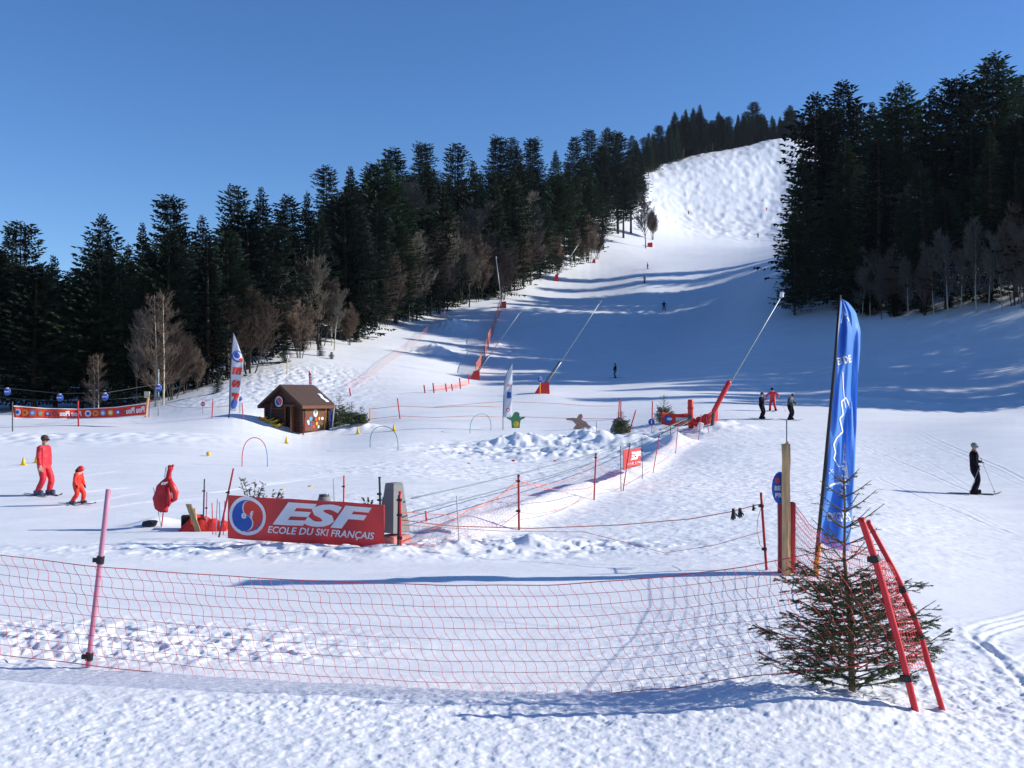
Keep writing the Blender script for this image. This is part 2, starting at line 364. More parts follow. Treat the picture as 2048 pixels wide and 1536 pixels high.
# ------------------------------------------------------------------ the snow ground, one sheet to beyond the ridge
M_snow = snow_material()
def ground():
    rs = [0.6, 2, 3.5, 5, 6]; r = 6.4
    while r < 1400:
        rs.append(r)
        r += (.022 if r < 13 else .022 + (r - 13) * .0022 if r < 30 else .06 + (r - 30) * .0034 if r < 80 else .23 + (r - 80) * .0075)
    rs = np.array(rs); th = list(np.linspace(-.5, .5, 900))
    side = list(np.linspace(.5, 1.0, 60)[1:]) + list(np.linspace(1.0, math.pi, 30)[1:])
    th = np.array([-t for t in reversed(side)][1:] + th + side)
    nt_, nr = len(th), len(rs)
    TH, RR = np.meshgrid(th, rs); x = (RR * np.sin(TH)).ravel(); y = (RR * np.cos(TH)).ravel()
    # base on a coarse lattice, bilinear in (angle, log r); detail at full resolution
    ct = np.linspace(-.69, .69, 150); cl = np.linspace(0, math.log(1500), 260)
    A, B = np.meshgrid(ct, cl); hb = Hbase(np.exp(B) * np.sin(A), np.exp(B) * np.cos(A))
    u = (np.clip(TH.ravel(), -.69, .69) + .69) / 1.38 * 149; v = np.log(np.maximum(RR.ravel(), 1.0)) / math.log(1500) * 259
    i = np.minimum(u.astype(int), 148); j = np.minimum(v.astype(int), 258); fu = u - i; fv = v - j
    z = (hb[j, i] * (1 - fu) + hb[j, i + 1] * fu) * (1 - fv) + (hb[j + 1, i] * (1 - fu) + hb[j + 1, i + 1] * fu) * fv
    z = z + Hdet(x, y)
    co = np.empty((nt_ * nr, 3)); co[:, 0] = x; co[:, 1] = y; co[:, 2] = z
    a = np.arange(nr - 1)[:, None] * nt_ + np.arange(nt_)[None]; nx = np.roll(np.arange(nt_), -1)
    b = np.arange(nr - 1)[:, None] * nt_ + nx[None]
    F4 = np.stack([a, a + nt_, b + nt_, b], -1).reshape(-1, 4)
    me = bpy.data.meshes.new('snow_ground'); nf = len(F4)
    me.vertices.add(len(co)); me.vertices.foreach_set('co', co.ravel())
    me.loops.add(nf * 4); me.loops.foreach_set('vertex_index', F4.ravel().astype(np.int32))
    me.polygons.add(nf); me.polygons.foreach_set('loop_start', np.arange(0, nf * 4, 4, dtype=np.int32)); me.polygons.foreach_set('loop_total', np.full(nf, 4, dtype=np.int32))
    me.polygons.foreach_set('use_smooth', np.ones(nf, dtype=bool)); me.update(calc_edges=True); me.materials.append(M_snow)
    o = link('snow_ground', me); o['kind'] = 'structure'; print('ground', len(co))
ground()
# ------------------------------------------------------------------ trees
M_needle = [mat('needles_dark', (.011, .020, .012), .8, .3, .6, spec=.15, trans=.18), mat('needles_green', (.018, .033, .015), .8, .3, .6, spec=.15, trans=.18), mat('needles_blue', (.010, .018, .012), .8, .3, .6, spec=.15, trans=.18)]
for _m in M_needle:      # every tree its own shade of green
    _t = _m.node_tree; _oi = _t.nodes.new('ShaderNodeObjectInfo'); _r = _t.nodes.new('ShaderNodeMapRange'); _r.inputs[3].default_value = .55; _r.inputs[4].default_value = 1.9
    _x = [n for n in _t.nodes if n.bl_idname == 'ShaderNodeMix'][0]; _y = _t.nodes.new('ShaderNodeMix'); _y.data_type = 'RGBA'; _y.blend_type = 'MULTIPLY'; _y.inputs[0].default_value = 1
    _t.links.new(_oi.outputs['Random'], _r.inputs[0]); _t.links.new(_x.outputs[2], _y.inputs[6]); _t.links.new(_r.outputs[0], _y.inputs[7])
    _t.links.new(_y.outputs[2], _t.nodes['Principled BSDF'].inputs['Base Color']); _t.links.new(_y.outputs[2], _t.nodes['Translucent BSDF'].inputs[0])
M_bark = mat('bark_grey', (.055, .045, .038), .9, .3, 5, bump=.6, stretch=(1, 1, .2))
M_twig = mat('bare_twigs', (.13, .092, .066), .9, .25, 1)
M_twig2 = mat('bare_twigs_grey', (.115, .10, .078), .9, .25, 1)
M_birch = mat('pale_bark', (.42, .40, .31), .8, .35, 3, stretch=(1, 1, .4))
def fir_meshes(seed, kind, Ht=25.0):
    g = random.Random(seed); mb = MB(); tr = MB()
    Rm = {'spruce': 4.2, 'fir': 4.6, 'broad': 5.4, 'slim': 3.1}[kind]; base = {'spruce': .04, 'fir': .10, 'broad': .07, 'slim': .03}[kind]
    if seed % 3 == 0: base += .16
    h = Ht * base; bend = [g.uniform(-.25, .25) for _ in range(2)]
    ax = lambda z: Vector((bend[0] * math.sin(z * .16), bend[1] * math.sin(z * .13 + 1), z))
    tr.tube([ax(z) for z in (-2, Ht * .25, Ht * .5, Ht * .75, Ht * .985)], [.34, .27, .2, .11, .02], 7)
    def leaf(p, d, L, wd, up):
        s = d.cross(up)
        if s.length < 1e-6: return
        s.normalize(); s *= wd
        mb.add([p - s * .55, p + d * L * .35 - s, p + d * L, p + d * L * .35 + s, p + s * .55], [(0, 1, 2, 3, 4)])
    lob = [(g.uniform(0, 6.28), g.uniform(.05, .22), g.randint(1, 3), g.uniform(.1, .5)) for _ in range(4)]
    while h < Ht * .985:
        t = (h - Ht * base) / (Ht * (1 - base)); q = 1 - t
        if kind in ('spruce', 'slim'): r = Rm * (q ** .85) + .12
        elif kind == 'fir': r = Rm * min(1, (q / .55)) ** .75 * (.82 + .18 * math.sin(t * 9 + seed)) + .25
        else: r = Rm * min(1, (q / .42)) ** .6 * (.8 + .2 * math.sin(t * 11 + seed * 2)) + .3
        nb = g.randint(8, 11) if t > .04 else 6
        a0 = g.uniform(0, 6.28)
        for k in range(nb):
            a = a0 + 6.283 * k / nb + g.uniform(-.3, .3)
            m = 1 + sum(w_ * math.sin(n_ * a + p_ + f_ * h) for p_, w_, n_, f_ in lob)
            L = r * m * g.uniform(.55, 1.12)
            if g.random() < .12: L *= g.choice((.45, 1.22))
            if L < .25: continue
            p0 = ax(h + g.uniform(-.4, .4)); out = Vector((math.cos(a), math.sin(a), 0))
            s0 = {'spruce': -.12, 'fir': .12, 'broad': .1, 'slim': -.35}[kind] + (.22 * t * t) + g.uniform(-.08, .08)
            dr = g.uniform(.05, .11)
            st = .42; x = .18 if L < 1 else .5; side = Vector((-math.sin(a), math.cos(a), 0))
            while x < L:
                u = x / L
                p = p0 + out * x + Vector((0, 0, x * s0 - dr * x * x * (1 - .75 * u) * (1 if s0 < .4 else .5)))
                wl = (.95 - .45 * u) * min(1, .35 + r / 3.0) * g.uniform(.75, 1.2)
                dz = g.uniform(-.28, .05)
                leaf(p, (out * .75 + side * g.uniform(.7, 1.1) + Vector((0, 0, dz))).normalized(), wl, .12, Vector((0, 0, 1)) + side * g.uniform(-.5, .5))
                leaf(p, (out * .75 - side * g.uniform(.7, 1.1) + Vector((0, 0, dz))).normalized(), wl, .12, Vector((0, 0, 1)) + side * g.uniform(-.5, .5))
                if g.random() < .6: leaf(p, (out * .5 + Vector((0, 0, -g.uniform(.4, 1.0)))).normalized(), wl * .75, .13, side)
                x += st
            pe = p0 + out * L * .9 + Vector((0, 0, L * .9 * s0 - dr * L * L * .25))
            leaf(pe, (out + Vector((0, 0, .05 + .25 * t))).normalized(), min(.8, L * .5), .13, side)
        h += (.42 if t < .7 else .30) * g.uniform(.7, 1.3)
    leaf(ax(Ht * .94), Vector((0, 0, 1)), Ht * .06, .1, Vector((1, 0, 0))); leaf(ax(Ht * .94), Vector((0, 0, 1)), Ht * .06, .1, Vector((0, 1, 0)))
    return mb.mesh('crown', M_needle[seed % 3]), tr.mesh('trunk', M_bark, True)
def bare_meshes(seed, style, Ht=16.0):
    g = random.Random(seed); tr = MB(); tw = MB()
    def grow(p, d, L, r, lvl):
        n = 7 if lvl == 0 else 3 if lvl < 3 else 2; P = [p]; q = p
        for i in range(n):
            wob = .07 if lvl == 0 else .16
            d = (d + Vector((g.uniform(-wob, wob), g.uniform(-wob, wob), .10))).normalized(); q = q + d * L / n; P.append(q)
        (tr if lvl == 0 else tw).tube(P, [max(r * (1 - .93 * i / n), .012) if lvl == 0 else r * (1 - .45 * i / n) for i in range(n + 1)], 6 if lvl == 0 else 3, cap=False)
        if lvl >= 4: return
        cnt = {0: 26, 1: 7, 2: 4, 3: 3}[lvl]
        for i in range(cnt):
            u = g.uniform(.25, 1) if lvl else g.uniform(.22, 1); k = u * n; a = min(int(k), n - 1); b = P[a].lerp(P[a + 1], k - a)
            sp = g.uniform(.35, .7)
            ang = g.uniform(0, 6.28); e = Vector((math.cos(ang), math.sin(ang), 0)); e = (e - d * e.dot(d)).normalized()
            nd = (d * math.cos(sp) + e * math.sin(sp)).normalized()
            grow(b, nd, L * (g.uniform(.42, .62) if lvl else g.uniform(.22, .36) * (1.15 - .6 * u)), max(r * .40, .03), lvl + 1)
    if style == 'birch':
        for x in (-.5, .55):
            P = [Vector((x + x * .25 * t + .1 * math.sin(t * 5 + x), .1 * math.sin(t * 4), Ht * t)) for t in (0, .2, .4, .6, .8, 1)]
            P[0].z = -.6
            tr.tube(P, [.15, .13, .11, .08, .05, .015], 7, cap=False)
            for i in range(70):
                t = g.uniform(.12, .97); z = Ht * t; b = Vector((x + x * .25 * t, 0, z)); a = g.uniform(0, 6.28)
                grow(b, Vector((math.cos(a), math.sin(a), g.uniform(.3, .9))).normalized(), (3.2 - 2.0 * t) * g.uniform(.6, 1.2), .026, 2)
    else:
        grow(Vector((0, 0, -.6)), Vector((0, 0, 1)), Ht * .88, .17, 0)
        if style == 'clump':
            for i in range(3):
                a = g.uniform(0, 6.28); grow(Vector((math.cos(a), math.sin(a), -.4)) * .6, Vector((math.cos(a) * .25, math.sin(a) * .25, 1)).normalized(), Ht * .72, .11, 0)
    return tw.mesh('twigs', M_twig if seed % 2 else M_twig2), tr.mesh('trunk', M_birch if style in ('birch', 'pale') else M_bark, True)
FIRS = {}
for i, k in enumerate(['spruce', 'fir', 'broad', 'fir', 'spruce', 'slim', 'broad', 'fir', 'spruce']): FIRS.setdefault(k, []).append(fir_meshes(11 + i, k))
BARE = {}
for i, k in enumerate(['beech', 'clump', 'pale', 'birch', 'beech', 'clump']): BARE.setdefault(k, []).append(bare_meshes(40 + i, k))
print('trees built', sum(len(a[0].polygons) for L in FIRS.values() for a in L), sum(len(a[0].polygons) for L in BARE.values() for a in L))
rng = random.Random(5)
def put_tree(name, x, y, height, kind, label, cat, group, wide=1.0, lib=None):
    bare = kind in BARE; crown, trunk = rng.choice((BARE if bare else FIRS)[kind])
    o = bpy.data.objects.new(name, None); COL.objects.link(o); s = height / (16.0 if bare else 25.0)
    if bare: s *= .95
    o.location = (x, y, Hz(x, y) - .1); o.scale = (s * wide, s * wide, s); o.rotation_euler = (0, 0, rng.uniform(0, 6.28) if kind != 'birch' else rng.uniform(-.4, .4))
    o['label'] = label; o['category'] = cat
    if group: o['group'] = group
    c = link('twigs' if bare else 'crown', crown, o); t = link('trunk', trunk, o)
    return o
EDGE_L = [(-260, 86), (60, 90), (200, 90), (300, 92), (430, 96), (520, 108), (620, 122), (700, 134), (800, 160), (880, 182), (1005, 198), (1110, 240), (1200, 284), (1262, 312), (1275, 400), (1290, 470), (1330, 530), (1400, 562), (1480, 588), (1560, 606), (1640, 606)]
EDGE_R = [(1600, 163), (1640, 158), (1660, 150), (1690, 143), (1760, 135), (1850, 129), (1960, 125), (2048, 122), (2200, 118), (2700, 112)]
def lerp_tab(T, x): return float(np.interp(x, [a for a, b in T], [b for a, b in T]))
SKY = [(40,440,'broad'),(105,505,'spruce'),(205,428,'fir'),(283,440,'spruce'),(340,388,'broad'),(403,425,'spruce'),(467,368,'fir'),(525,370,'spruce'),(575,388,'fir'),(612,376,'slim'),(652,330,'fir'),(700,328,'spruce'),(742,325,'fir'),(765,318,'broad'),(787,295,'fir'),(845,285,'broad'),(910,285,'fir'),(945,315,'spruce'),(995,272,'broad'),(1027,274,'fir'),(1065,274,'broad'),(1112,298,'spruce'),(1150,272,'fir'),(1180,258,'fir'),(1215,254,'broad'),(1235,264,'slim'),(1265,270,'fir'),
 (1298,264,'spruce'),(1320,250,'fir'),(1352,222,'spruce'),(1373,216,'slim'),(1388,214,'spruce'),(1402,206,'slim'),(1478,228,'spruce'),(1511,203,'fir'),(1530,228,'spruce'),(1546,230,'spruce'),(1562,232,'spruce'),(1583,210,'fir'),(1606,225,'spruce'),
 (1690,160,'fir'),(1720,206,'spruce'),(1752,200,'spruce'),(1776,212,'fir'),(1806,165,'broad'),(1840,196,'slim'),(1864,170,'spruce'),(1915,150,'broad'),(1950,172,'fir'),(1990,106,'broad'),(2040,150,'fir'),(2085,125,'broad')]
KN = {'broad': 'broad-crowned dark fir', 'fir': 'tall dark fir', 'spruce': 'pointed dark spruce', 'slim': 'thin pointed dark spruce'}
ORD = ['first','second','third','fourth','fifth','sixth','seventh','eighth','ninth','tenth','eleventh','twelfth','thirteenth','fourteenth','fifteenth','sixteenth','seventeenth','eighteenth','nineteenth','twentieth','twenty-first','twenty-second','twenty-third','twenty-fourth','twenty-fifth','twenty-sixth','twenty-seventh','twenty-eighth']
skyY = []
cnt = {'a': 0, 'b': 0, 'c': 0}
for px, py, k in SKY:
    if px <= 1270: e = lerp_tab(EDGE_L, px); zone = 'a'; want = 23 if px < 600 else 27
    elif px < 1620: e = lerp_tab(EDGE_L, px); zone = 'b'; want = 22
    else: e = lerp_tab(EDGE_R, px) * 1.25; zone = 'c'; want = 29
    best = None
    for Y in np.linspace(e * 1.03, e * (1.14 if zone == 'b' else 1.9), 26):
        x = (px - CX) / F * Y; zt = top_z(px, py, Y); h = zt - Hz(x, Y); c = abs(h - want)
        if best is None or c < best[0]: best = (c, x, Y, h)
    _, x, Y, h = best
    lab = {'a': f'{KN[k]}, {ORD[cnt["a"]]} treetop from left on left skyline', 'b': f'{KN[k]}, {ORD[cnt["b"]]} treetop from left above the mogul slope', 'c': f'{KN[k]}, {ORD[cnt["c"]]} top from left on right skyline'}[zone]
    cnt[zone] += 1
    put_tree({'broad': 'fir_tree', 'fir': 'fir_tree', 'spruce': 'spruce_tree', 'slim': 'spruce_tree'}[k], x, Y, h, k, lab, 'conifer', {'a': 'conifers of the left forest', 'b': 'conifers above the mogul slope', 'c': 'conifers of the right forest'}[zone], wide=rng.uniform(.95, 1.1) * (1.15 if zone == 'c' and h < 30 else 1.35 if zone == 'b' else 1.1))
    skyY.append((px, py, Y, zone))
    if zone == 'c' or zone == 'a': pass
print('sky heights ok')
nfill = 0
def fill(p0, p1, edge, rows, step, zone, labf, hlo, hhi, mind=.0, kinds=('fir', 'spruce', 'broad', 'slim'), growth=.13, margin=14):
    global nfill
    S = [(a, b) for a, b, c, z in skyY if z == zone]
    for r in range(rows):
        px = p0 + rng.uniform(0, step)
        while px < p1:
            Y = lerp_tab(edge, px) * (1 + growth * r + rng.uniform(0, growth * (.25 if r == 0 else 1))); x = (px - CX) / F * Y; g = Hz(x, Y); h = rng.uniform(hlo, hhi)
            tpy = min([b for a, b in S if abs(a - px) < 50] or [np.interp(px, [a for a, b in S], [b for a, b in S])])
            lim = float(np.interp(px, [a for a, b in S], [b for a, b in S])) + margin + rng.uniform(0, 40)
            h = min(h, top_z(px, lim, Y) - g)
            if h > 4:
                k = rng.choice(kinds); put_tree('fir_tree' if k in ('fir', 'broad') else 'spruce_tree', x, Y, h, k, *labf(px, r), wide=1.3 if h > 14 else 1.5); nfill += 1
            px += step * rng.uniform(.75, 1.25) * (1 if r else .9)
def labL(px, r):
    where = 'behind the red banner' if px < 300 else 'between the banner and the hut' if px < 520 else 'above the hut' if px < 760 else 'above the orange slope nets' if px < 1050 else 'beside the upper snow lances'
    row = 'at the front edge' if r == 0 else 'deep inside'
    return (f'dark conifer {row} of the left forest, {where}', 'conifer', f'forest conifers {row} {where}')
fill(-60, 700, EDGE_L, 3, 48, 'a', labL, 17, 26, growth=.14, margin=45)
fill(700, 1262, EDGE_L, 5, 36, 'a', labL, 17, 26, growth=.10, margin=40)
def labT(px, r): return ('dark conifer below the skyline in the band above the mogul slope', 'conifer', 'forest conifers above the mogul slope')
fill(1270, 1640, [(a, b * 1.005) for a, b in EDGE_L], 4, 17, 'b', labT, 19, 27, growth=.018, margin=-2)
def labR(px, r):
    if px > 2110: return ('dark conifer of the right forest, out of frame on the right', 'conifer', 'forest conifers out of the frame on the right')
    return ('dark conifer ' + ('at the front edge' if r == 0 else 'deep inside') + ' of the right forest below the skyline', 'conifer', 'right forest conifers ' + ('front' if r == 0 else 'inside'))
fill(1700, 2110, EDGE_R, 3, 52, 'c', labR, 15, 26, growth=.17, margin=35)
fill(1655, 1740, EDGE_R, 3, 48, 'c', labR, 17, 26, growth=.16, margin=35)
for px, py, Y, k, wd, lab in [(1632,185,162,'fir',1.05,'tallest dark fir at the left tip of the right forest beside the piste'),(1608,300,158,'spruce',1.25,'wide dark spruce on the outermost left edge of the right forest'),(1655,215,170,'fir',1.1,'tall dark fir just behind the left tip of the right forest'),(1590,420,150,'broad',.9,'shorter dark fir drooping over the piste at the left tip of the right forest')]:
    x = (px - CX) / F * Y; put_tree('fir_tree', x, Y, top_z(px, py, Y) - Hz(x, Y), k, lab, 'conifer', 'conifers of the right forest', wide=wd)
# trees out of the frame on the right: their long shadows cross the piste
for px, Y, h in [(2190,122,26),(2300,124,27),(2380,116,25),(2540,118,26),(2620,88,20),(2560,80,15),(2350,82,14),(2150,135,31),(2330,138,33),(2800,104,22),(2880,94,19),(2960,90,20),(2950,101,21),(3060,88,20),(2900,113,22),(2700,108,18),(2480,104,15)]:
    x = (px - CX) / F * Y; put_tree('fir_tree', x, Y, h, rng.choice(('fir', 'broad')), *labR(2500, 0))
for px, top, Y in [(1236, 262, 316), (1262, 300, 322), (1205, 290, 300)]:
    x = (px - CX) / F * Y; put_tree('fir_tree', x, Y, top_z(px, top, Y) - Hz(x, Y), 'fir', 'tall dark fir at the right end of the left forest, beside the moguls', 'conifer', 'firs at the right end of the left forest', wide=1.1)
bare_n = 0; px = 255
while px < 1225:      # the band of bare trees along the foot of the left forest
    Y = lerp_tab(EDGE_L, px) * (rng.uniform(.985, 1.05) if px < 760 else rng.uniform(.975, 1.01)); x = (px - CX) / F * Y
    tpy = float(np.interp(px, [250, 420, 480, 640, 740, 800, 900, 1060, 1120, 1220], [640, 640, 560, 560, 560, 470, 440, 430, 470, 450])) + rng.uniform(-45, 50)
    h = top_z(px, tpy, Y) - Hz(x, Y)
    if h > 3:
        wh = 'left of the hut' if px < 520 else 'above the hut' if px < 760 else 'above the open slope' if px < 1010 else 'beside the upper snow lances'
        put_tree('bare_tree', x, Y, h, rng.choice(('clump', 'beech', 'clump', 'pale')), f'brown bare tree in the band along the forest foot {wh}', 'bare tree', f'bare trees along the forest foot {wh}', wide=rng.uniform(.75, 1.1))
    px += rng.uniform(17, 30) if px < 760 else rng.uniform(11, 19)
px = 1725
while px < 2090:
    Y = lerp_tab(EDGE_R, px) * rng.uniform(.97, 1.0); x = (px - CX) / F * Y
    put_tree('bare_tree', x, Y, rng.uniform(8, 14), rng.choice(('clump', 'beech', 'pale')), 'bare grey tree in the row along the foot of the right forest', 'bare tree', 'bare trees along the right forest foot', wide=.8)
    px += rng.uniform(16, 34)
BT = [  # px, base py or None, top py, depth, kind, width, label
 (318,812,575,88,'birch',1.0,'bare twin-stemmed birch with pale trunks left of the tall feather flag'),(192,826,702,86,'birch',.85,'small bare birch with two pale trunks behind the red banner'),
 (345,0,640,90,'clump',.9,'brown bare tree just right of the twin birch'),(395,0,690,93,'clump',.7,'low bare tree between the birch and the feather flag'),(500,0,560,101,'clump',1.0,'bare brown tree behind the tall feather flag'),(545,0,520,112,'beech',1.0,'bare tree with upswept twigs above the left end of the hut'),
 (600,0,590,112,'clump',.9,'bare brown bushy tree above the hut roof'),(636,0,495,120,'beech',1.1,'tall bare beech above the hut'),(668,0,570,122,'pale',.9,'bare pale-stemmed tree above the right end of the hut'),(698,0,600,130,'clump',.8,'bare bushy tree on the last corner of forest beside the open slope'),
 (730,0,470,148,'beech',.9,'bare tree rising behind the corner of the open slope'),(770,0,560,152,'clump',.8,'brown bare tree above the left orange net'),(826,0,440,165,'pale',1.1,'tall bare pale tree left of the middle of the forest'),(850,0,340,186,'beech',1.2,'tall brown bare tree whose twigs reach nearly to the skyline'),
 (905,0,470,186,'beech',.9,'bare tree with thin trunk above the open slope'),(945,0,395,196,'pale',1.2,'tall bare tree with pale trunk in the middle of the left forest'),(985,0,380,204,'beech',1.2,'tall bare tree right behind the snow lance'),(1025,0,370,210,'pale',1.1,'tall bare pale-trunked tree right of the snow lance'),(1060,0,430,218,'clump',.9,'brown bare tree in the gap right of the snow lance'),
 (1150,0,445,262,'clump',.8,'bare brown tree beside the upper red snow gun'),(1175,0,440,280,'clump',.9,'bare bushy tree between the two upper lances'),(1292,497,372,322,'beech',.95,'light brown bare tree at the foot of the mogul slope'),(1306,480,410,330,'clump',.9,'small brown bare tree at the edge of the mogul slope'),
 (1440,0,226,612,'beech',1.1,'bare round-topped tree on the skyline above the mogul slope'),(1460,0,262,615,'clump',1.0,'low brown bare tree under the skyline above the mogul slope'),(1300,0,345,520,'clump',.9,'bare brown tree at the top left of the mogul slope'),
 (1725,0,330,158,'beech',1.0,'bare grey tree between the firs of the right forest, near its left end'),(1790,0,360,146,'pale',1.0,'bare pale-trunked tree inside the right forest'),(1870,0,380,142,'beech',1.1,'bare brown tree in the middle of the right forest'),(1940,0,400,138,'clump',1.0,'bare brown tree low in the right forest'),(2010,0,380,136,'beech',1.1,'bare tree at the right end of the right forest'),
 (1655,0,470,150,'pale',.7,'thin bare trunk standing at the left end of the right forest')]
for px, bpy_, tpy, Y, k, wd, lab in BT:
    if bpy_: p = hit(px, bpy_); Y = p.y if p and p.y < 700 else Y
    x = (px - CX) / F * Y; h = top_z(px, tpy, Y) - Hz(x, Y)
    if h < 1: print('bad bare', px); continue
    put_tree('bare_tree' if k != 'birch' else 'birch_tree', x, Y, h, k, lab, 'bare tree', None, wide=wd * (1 if h > 10 else 1.2))
for px, py, tpy, k, lab in [(435,785,738,'spruce','small green spruce at the forest edge left of the feather flag'),(605,702,655,'broad','small dark fir on the snowy knoll above the hut'),(570,725,690,'broad','low fir bush beside the yellow marker pole'),(640,712,672,'spruce','small spruce right of the knoll fir'),(712,684,640,'spruce','little spruce at the corner of the open slope'),(663,718,702,'broad','tiny fir bush in the open snow right of the knoll'),
 (1690,622,560,'broad','low dark fir bush at the front left of the right forest'),(1735,632,575,'broad','second low fir bush along the front of the right forest'),(1790,634,585,'broad','low dark fir bush midway along the front of the right forest'),(1850,628,570,'broad','low fir bush right of the middle of the right forest front'),(1625,592,540,'broad','low fir bush under the tall tip firs'),(1900,616,590,'broad','small fir bush near the right end of the forest front'),(1975,606,575,'broad','small dark fir bush at the far right of the forest front')]:
    p = hit(px, py); x, Y = p.x, p.y
    put_tree('young_fir', x, Y, top_z(px, tpy, Y) - Hz(x, Y), k, lab, 'young fir', 'young firs at the forest edges', wide=1.9 if k == 'broad' else 1.4)
print('fill', nfill)
# ------------------------------------------------------------------ paints and cloths
M_red = mat('red_plastic', (.60, .022, .03), .4, .08, 3)
M_red2 = mat('dark_red_plastic', (.40, .015, .025), .45, .1, 3)
M_pink = mat('faded_pink_plastic', (.47, .20, .29), .5, .07, 2)
M_black = mat('black_plastic', (.012, .012, .014), .45, .1, 6)
M_grey = mat('grey_steel', (.34, .37, .38), .45, .08, 5, metal=.3)
M_dgrey = mat('dark_steel', (.06, .065, .07), .5, .1, 5)
M_green = mat('dark_green_paint', (.018, .05, .035), .5, .1, 5)
M_gtube = mat('green_tube', (.03, .20, .13), .4, .08, 5)
M_btube = mat('blue_tube', (.10, .32, .55), .4, .08, 5)
M_rtube = mat('red_tube', (.62, .05, .05), .4, .08, 5)
M_rnet = mat('red_net_cord', (.60, .045, .055), .7, .1, 8)
M_onet = mat('orange_net_cord', (.72, .19, .12), .7, .1, 8)
M_rope = mat('grey_rope', (.22, .27, .28), .7, .1, 8)
M_rpad = mat('red_vinyl_pad', (.62, .03, .025), .35, .1, 2.5, bump=.5)
M_ban = mat('red_banner_cloth', (.72, .105, .10), .6, .12, 2.2, trans=.42)
M_ban2 = mat('orange_red_banner_cloth', (.72, .06, .03), .6, .1, 2.2, trans=.3)
M_white = mat('white_print', (.72, .72, .74), .6, .05, 3)
M_wcloth = mat('white_flag_cloth', (.72, .74, .80), .6, .06, 2, trans=.35)
M_blueprint = mat('blue_print', (.035, .10, .40), .6, .08, 3)
M_redprint = mat('red_print', (.66, .05, .035), .6, .08, 3)
M_bcloth = mat('blue_flag_cloth', (.17, .43, .88), .5, .12, 1.2, trans=.5)
M_wood = mat('post_wood', (.56, .35, .17), .8, .3, 9, bump=.6, stretch=(3, 3, .35))
M_plank = mat('grey_plank', (.25, .18, .10), .85, .2, 7, bump=.5, stretch=(3, 3, .4))
M_log = mat('brown_log_wood', (.06, .025, .015), .75, .28, 3, bump=.7, stretch=(.6, .6, 5))
M_log2 = mat('orange_log_wood', (.15, .055, .025), .7, .2, 3, bump=.6, stretch=(.6, .6, 5))
M_roof = mat('brown_roof_shingle', (.07, .042, .032), .85, .25, 6, bump=.8)
M_dark = mat('painted_inner_shade', (.01, .009, .008), .9, .1, 3)  # near-black colour that paints in the shade inside openings
M_yel = mat('yellow_plastic', (.72, .47, .03), .45, .06, 4)
M_orange = mat('orange_plastic', (.80, .30, .03), .45, .06, 4)
M_concrete = mat('light_grey_housing', (.19, .19, .185), .7, .1, 4, bump=.2)
M_blue = mat('blue_sign_paint', (.02, .09, .42), .35, .06, 4)
M_cutg = mat('green_board', (.09, .27, .12), .7, .15, 5); M_cutb = mat('brown_board', (.40, .24, .17), .7, .15, 5); M_cutgr = mat('grey_board', (.30, .29, .32), .6, .2, 6)
def alpha_net(name, col, a):
    m = mat(name, col, .7, .1, 3); t = m.node_tree; out = t.nodes['Material Output']; b = t.nodes['Principled BSDF']
    tr = t.nodes.new('ShaderNodeBsdfTransparent'); ms = t.nodes.new('ShaderNodeMixShader'); n = t.nodes.new('ShaderNodeTexNoise'); n.inputs['Scale'].default_value = 3
    r = t.nodes.new('ShaderNodeMapRange'); r.inputs[3].default_value = a * .4; r.inputs[4].default_value = a * 1.6
    tc = t.nodes.new('ShaderNodeTexCoord'); t.links.new(tc.outputs['Object'], n.inputs['Vector']); t.links.new(n.outputs[0], r.inputs[0]); t.links.new(r.outputs[0], ms.inputs[0])
    t.links.new(tr.outputs[0], ms.inputs[1]); t.links.new(b.outputs[0], ms.inputs[2]); t.links.new(ms.outputs[0], out.inputs[0]); return m
M_farnet = alpha_net('fine_orange_netting', (.75, .22, .13), .42)
M_farnet2 = alpha_net('fine_faded_netting', (.75, .30, .22), .10)
M_pinknet = alpha_net('fine_pink_netting', (.80, .30, .28), .16)
# ------------------------------------------------------------------ lettering
_tc = {}
def text_mb(s, w_=None, h_=None, shear=0.0, bold=0.0, th=.004, mirror=False):
    """flat lettering in local x (right) and z (up), starting at 0,0, fitted to a width and/or cap height"""
    cu = bpy.data.curves.new('t', 'FONT'); cu.body = s; cu.size = 1; cu.shear = shear; cu.offset = bold; cu.extrude = .01; cu.resolution_u = 3
    ob = bpy.data.objects.new('t', cu); COL.objects.link(ob); dg = bpy.context.evaluated_depsgraph_get(); dg.update()
    me = bpy.data.meshes.new_from_object(ob.evaluated_get(dg)); v = [p.co.copy() for p in me.vertices]; f = [tuple(p.vertices) for p in me.polygons]
    bpy.data.objects.remove(ob); bpy.data.curves.remove(cu); bpy.data.meshes.remove(me)
    x0 = min(p.x for p in v); x1 = max(p.x for p in v); y0 = min(p.y for p in v if True); y1 = max(p.y for p in v)
    kx = w_ / (x1 - x0) if w_ else None; ky = h_ / (y1 - y0) if h_ else None; kx = kx or ky; ky = ky or kx
    m = MB(); m.add([((p.x - x0) * kx if not mirror else (x1 - p.x) * kx, (p.z / .01) * th / 2, (p.y - y0) * ky) for p in v], f); m.w = (x1 - x0) * kx; m.h = (y1 - y0) * ky
    return m
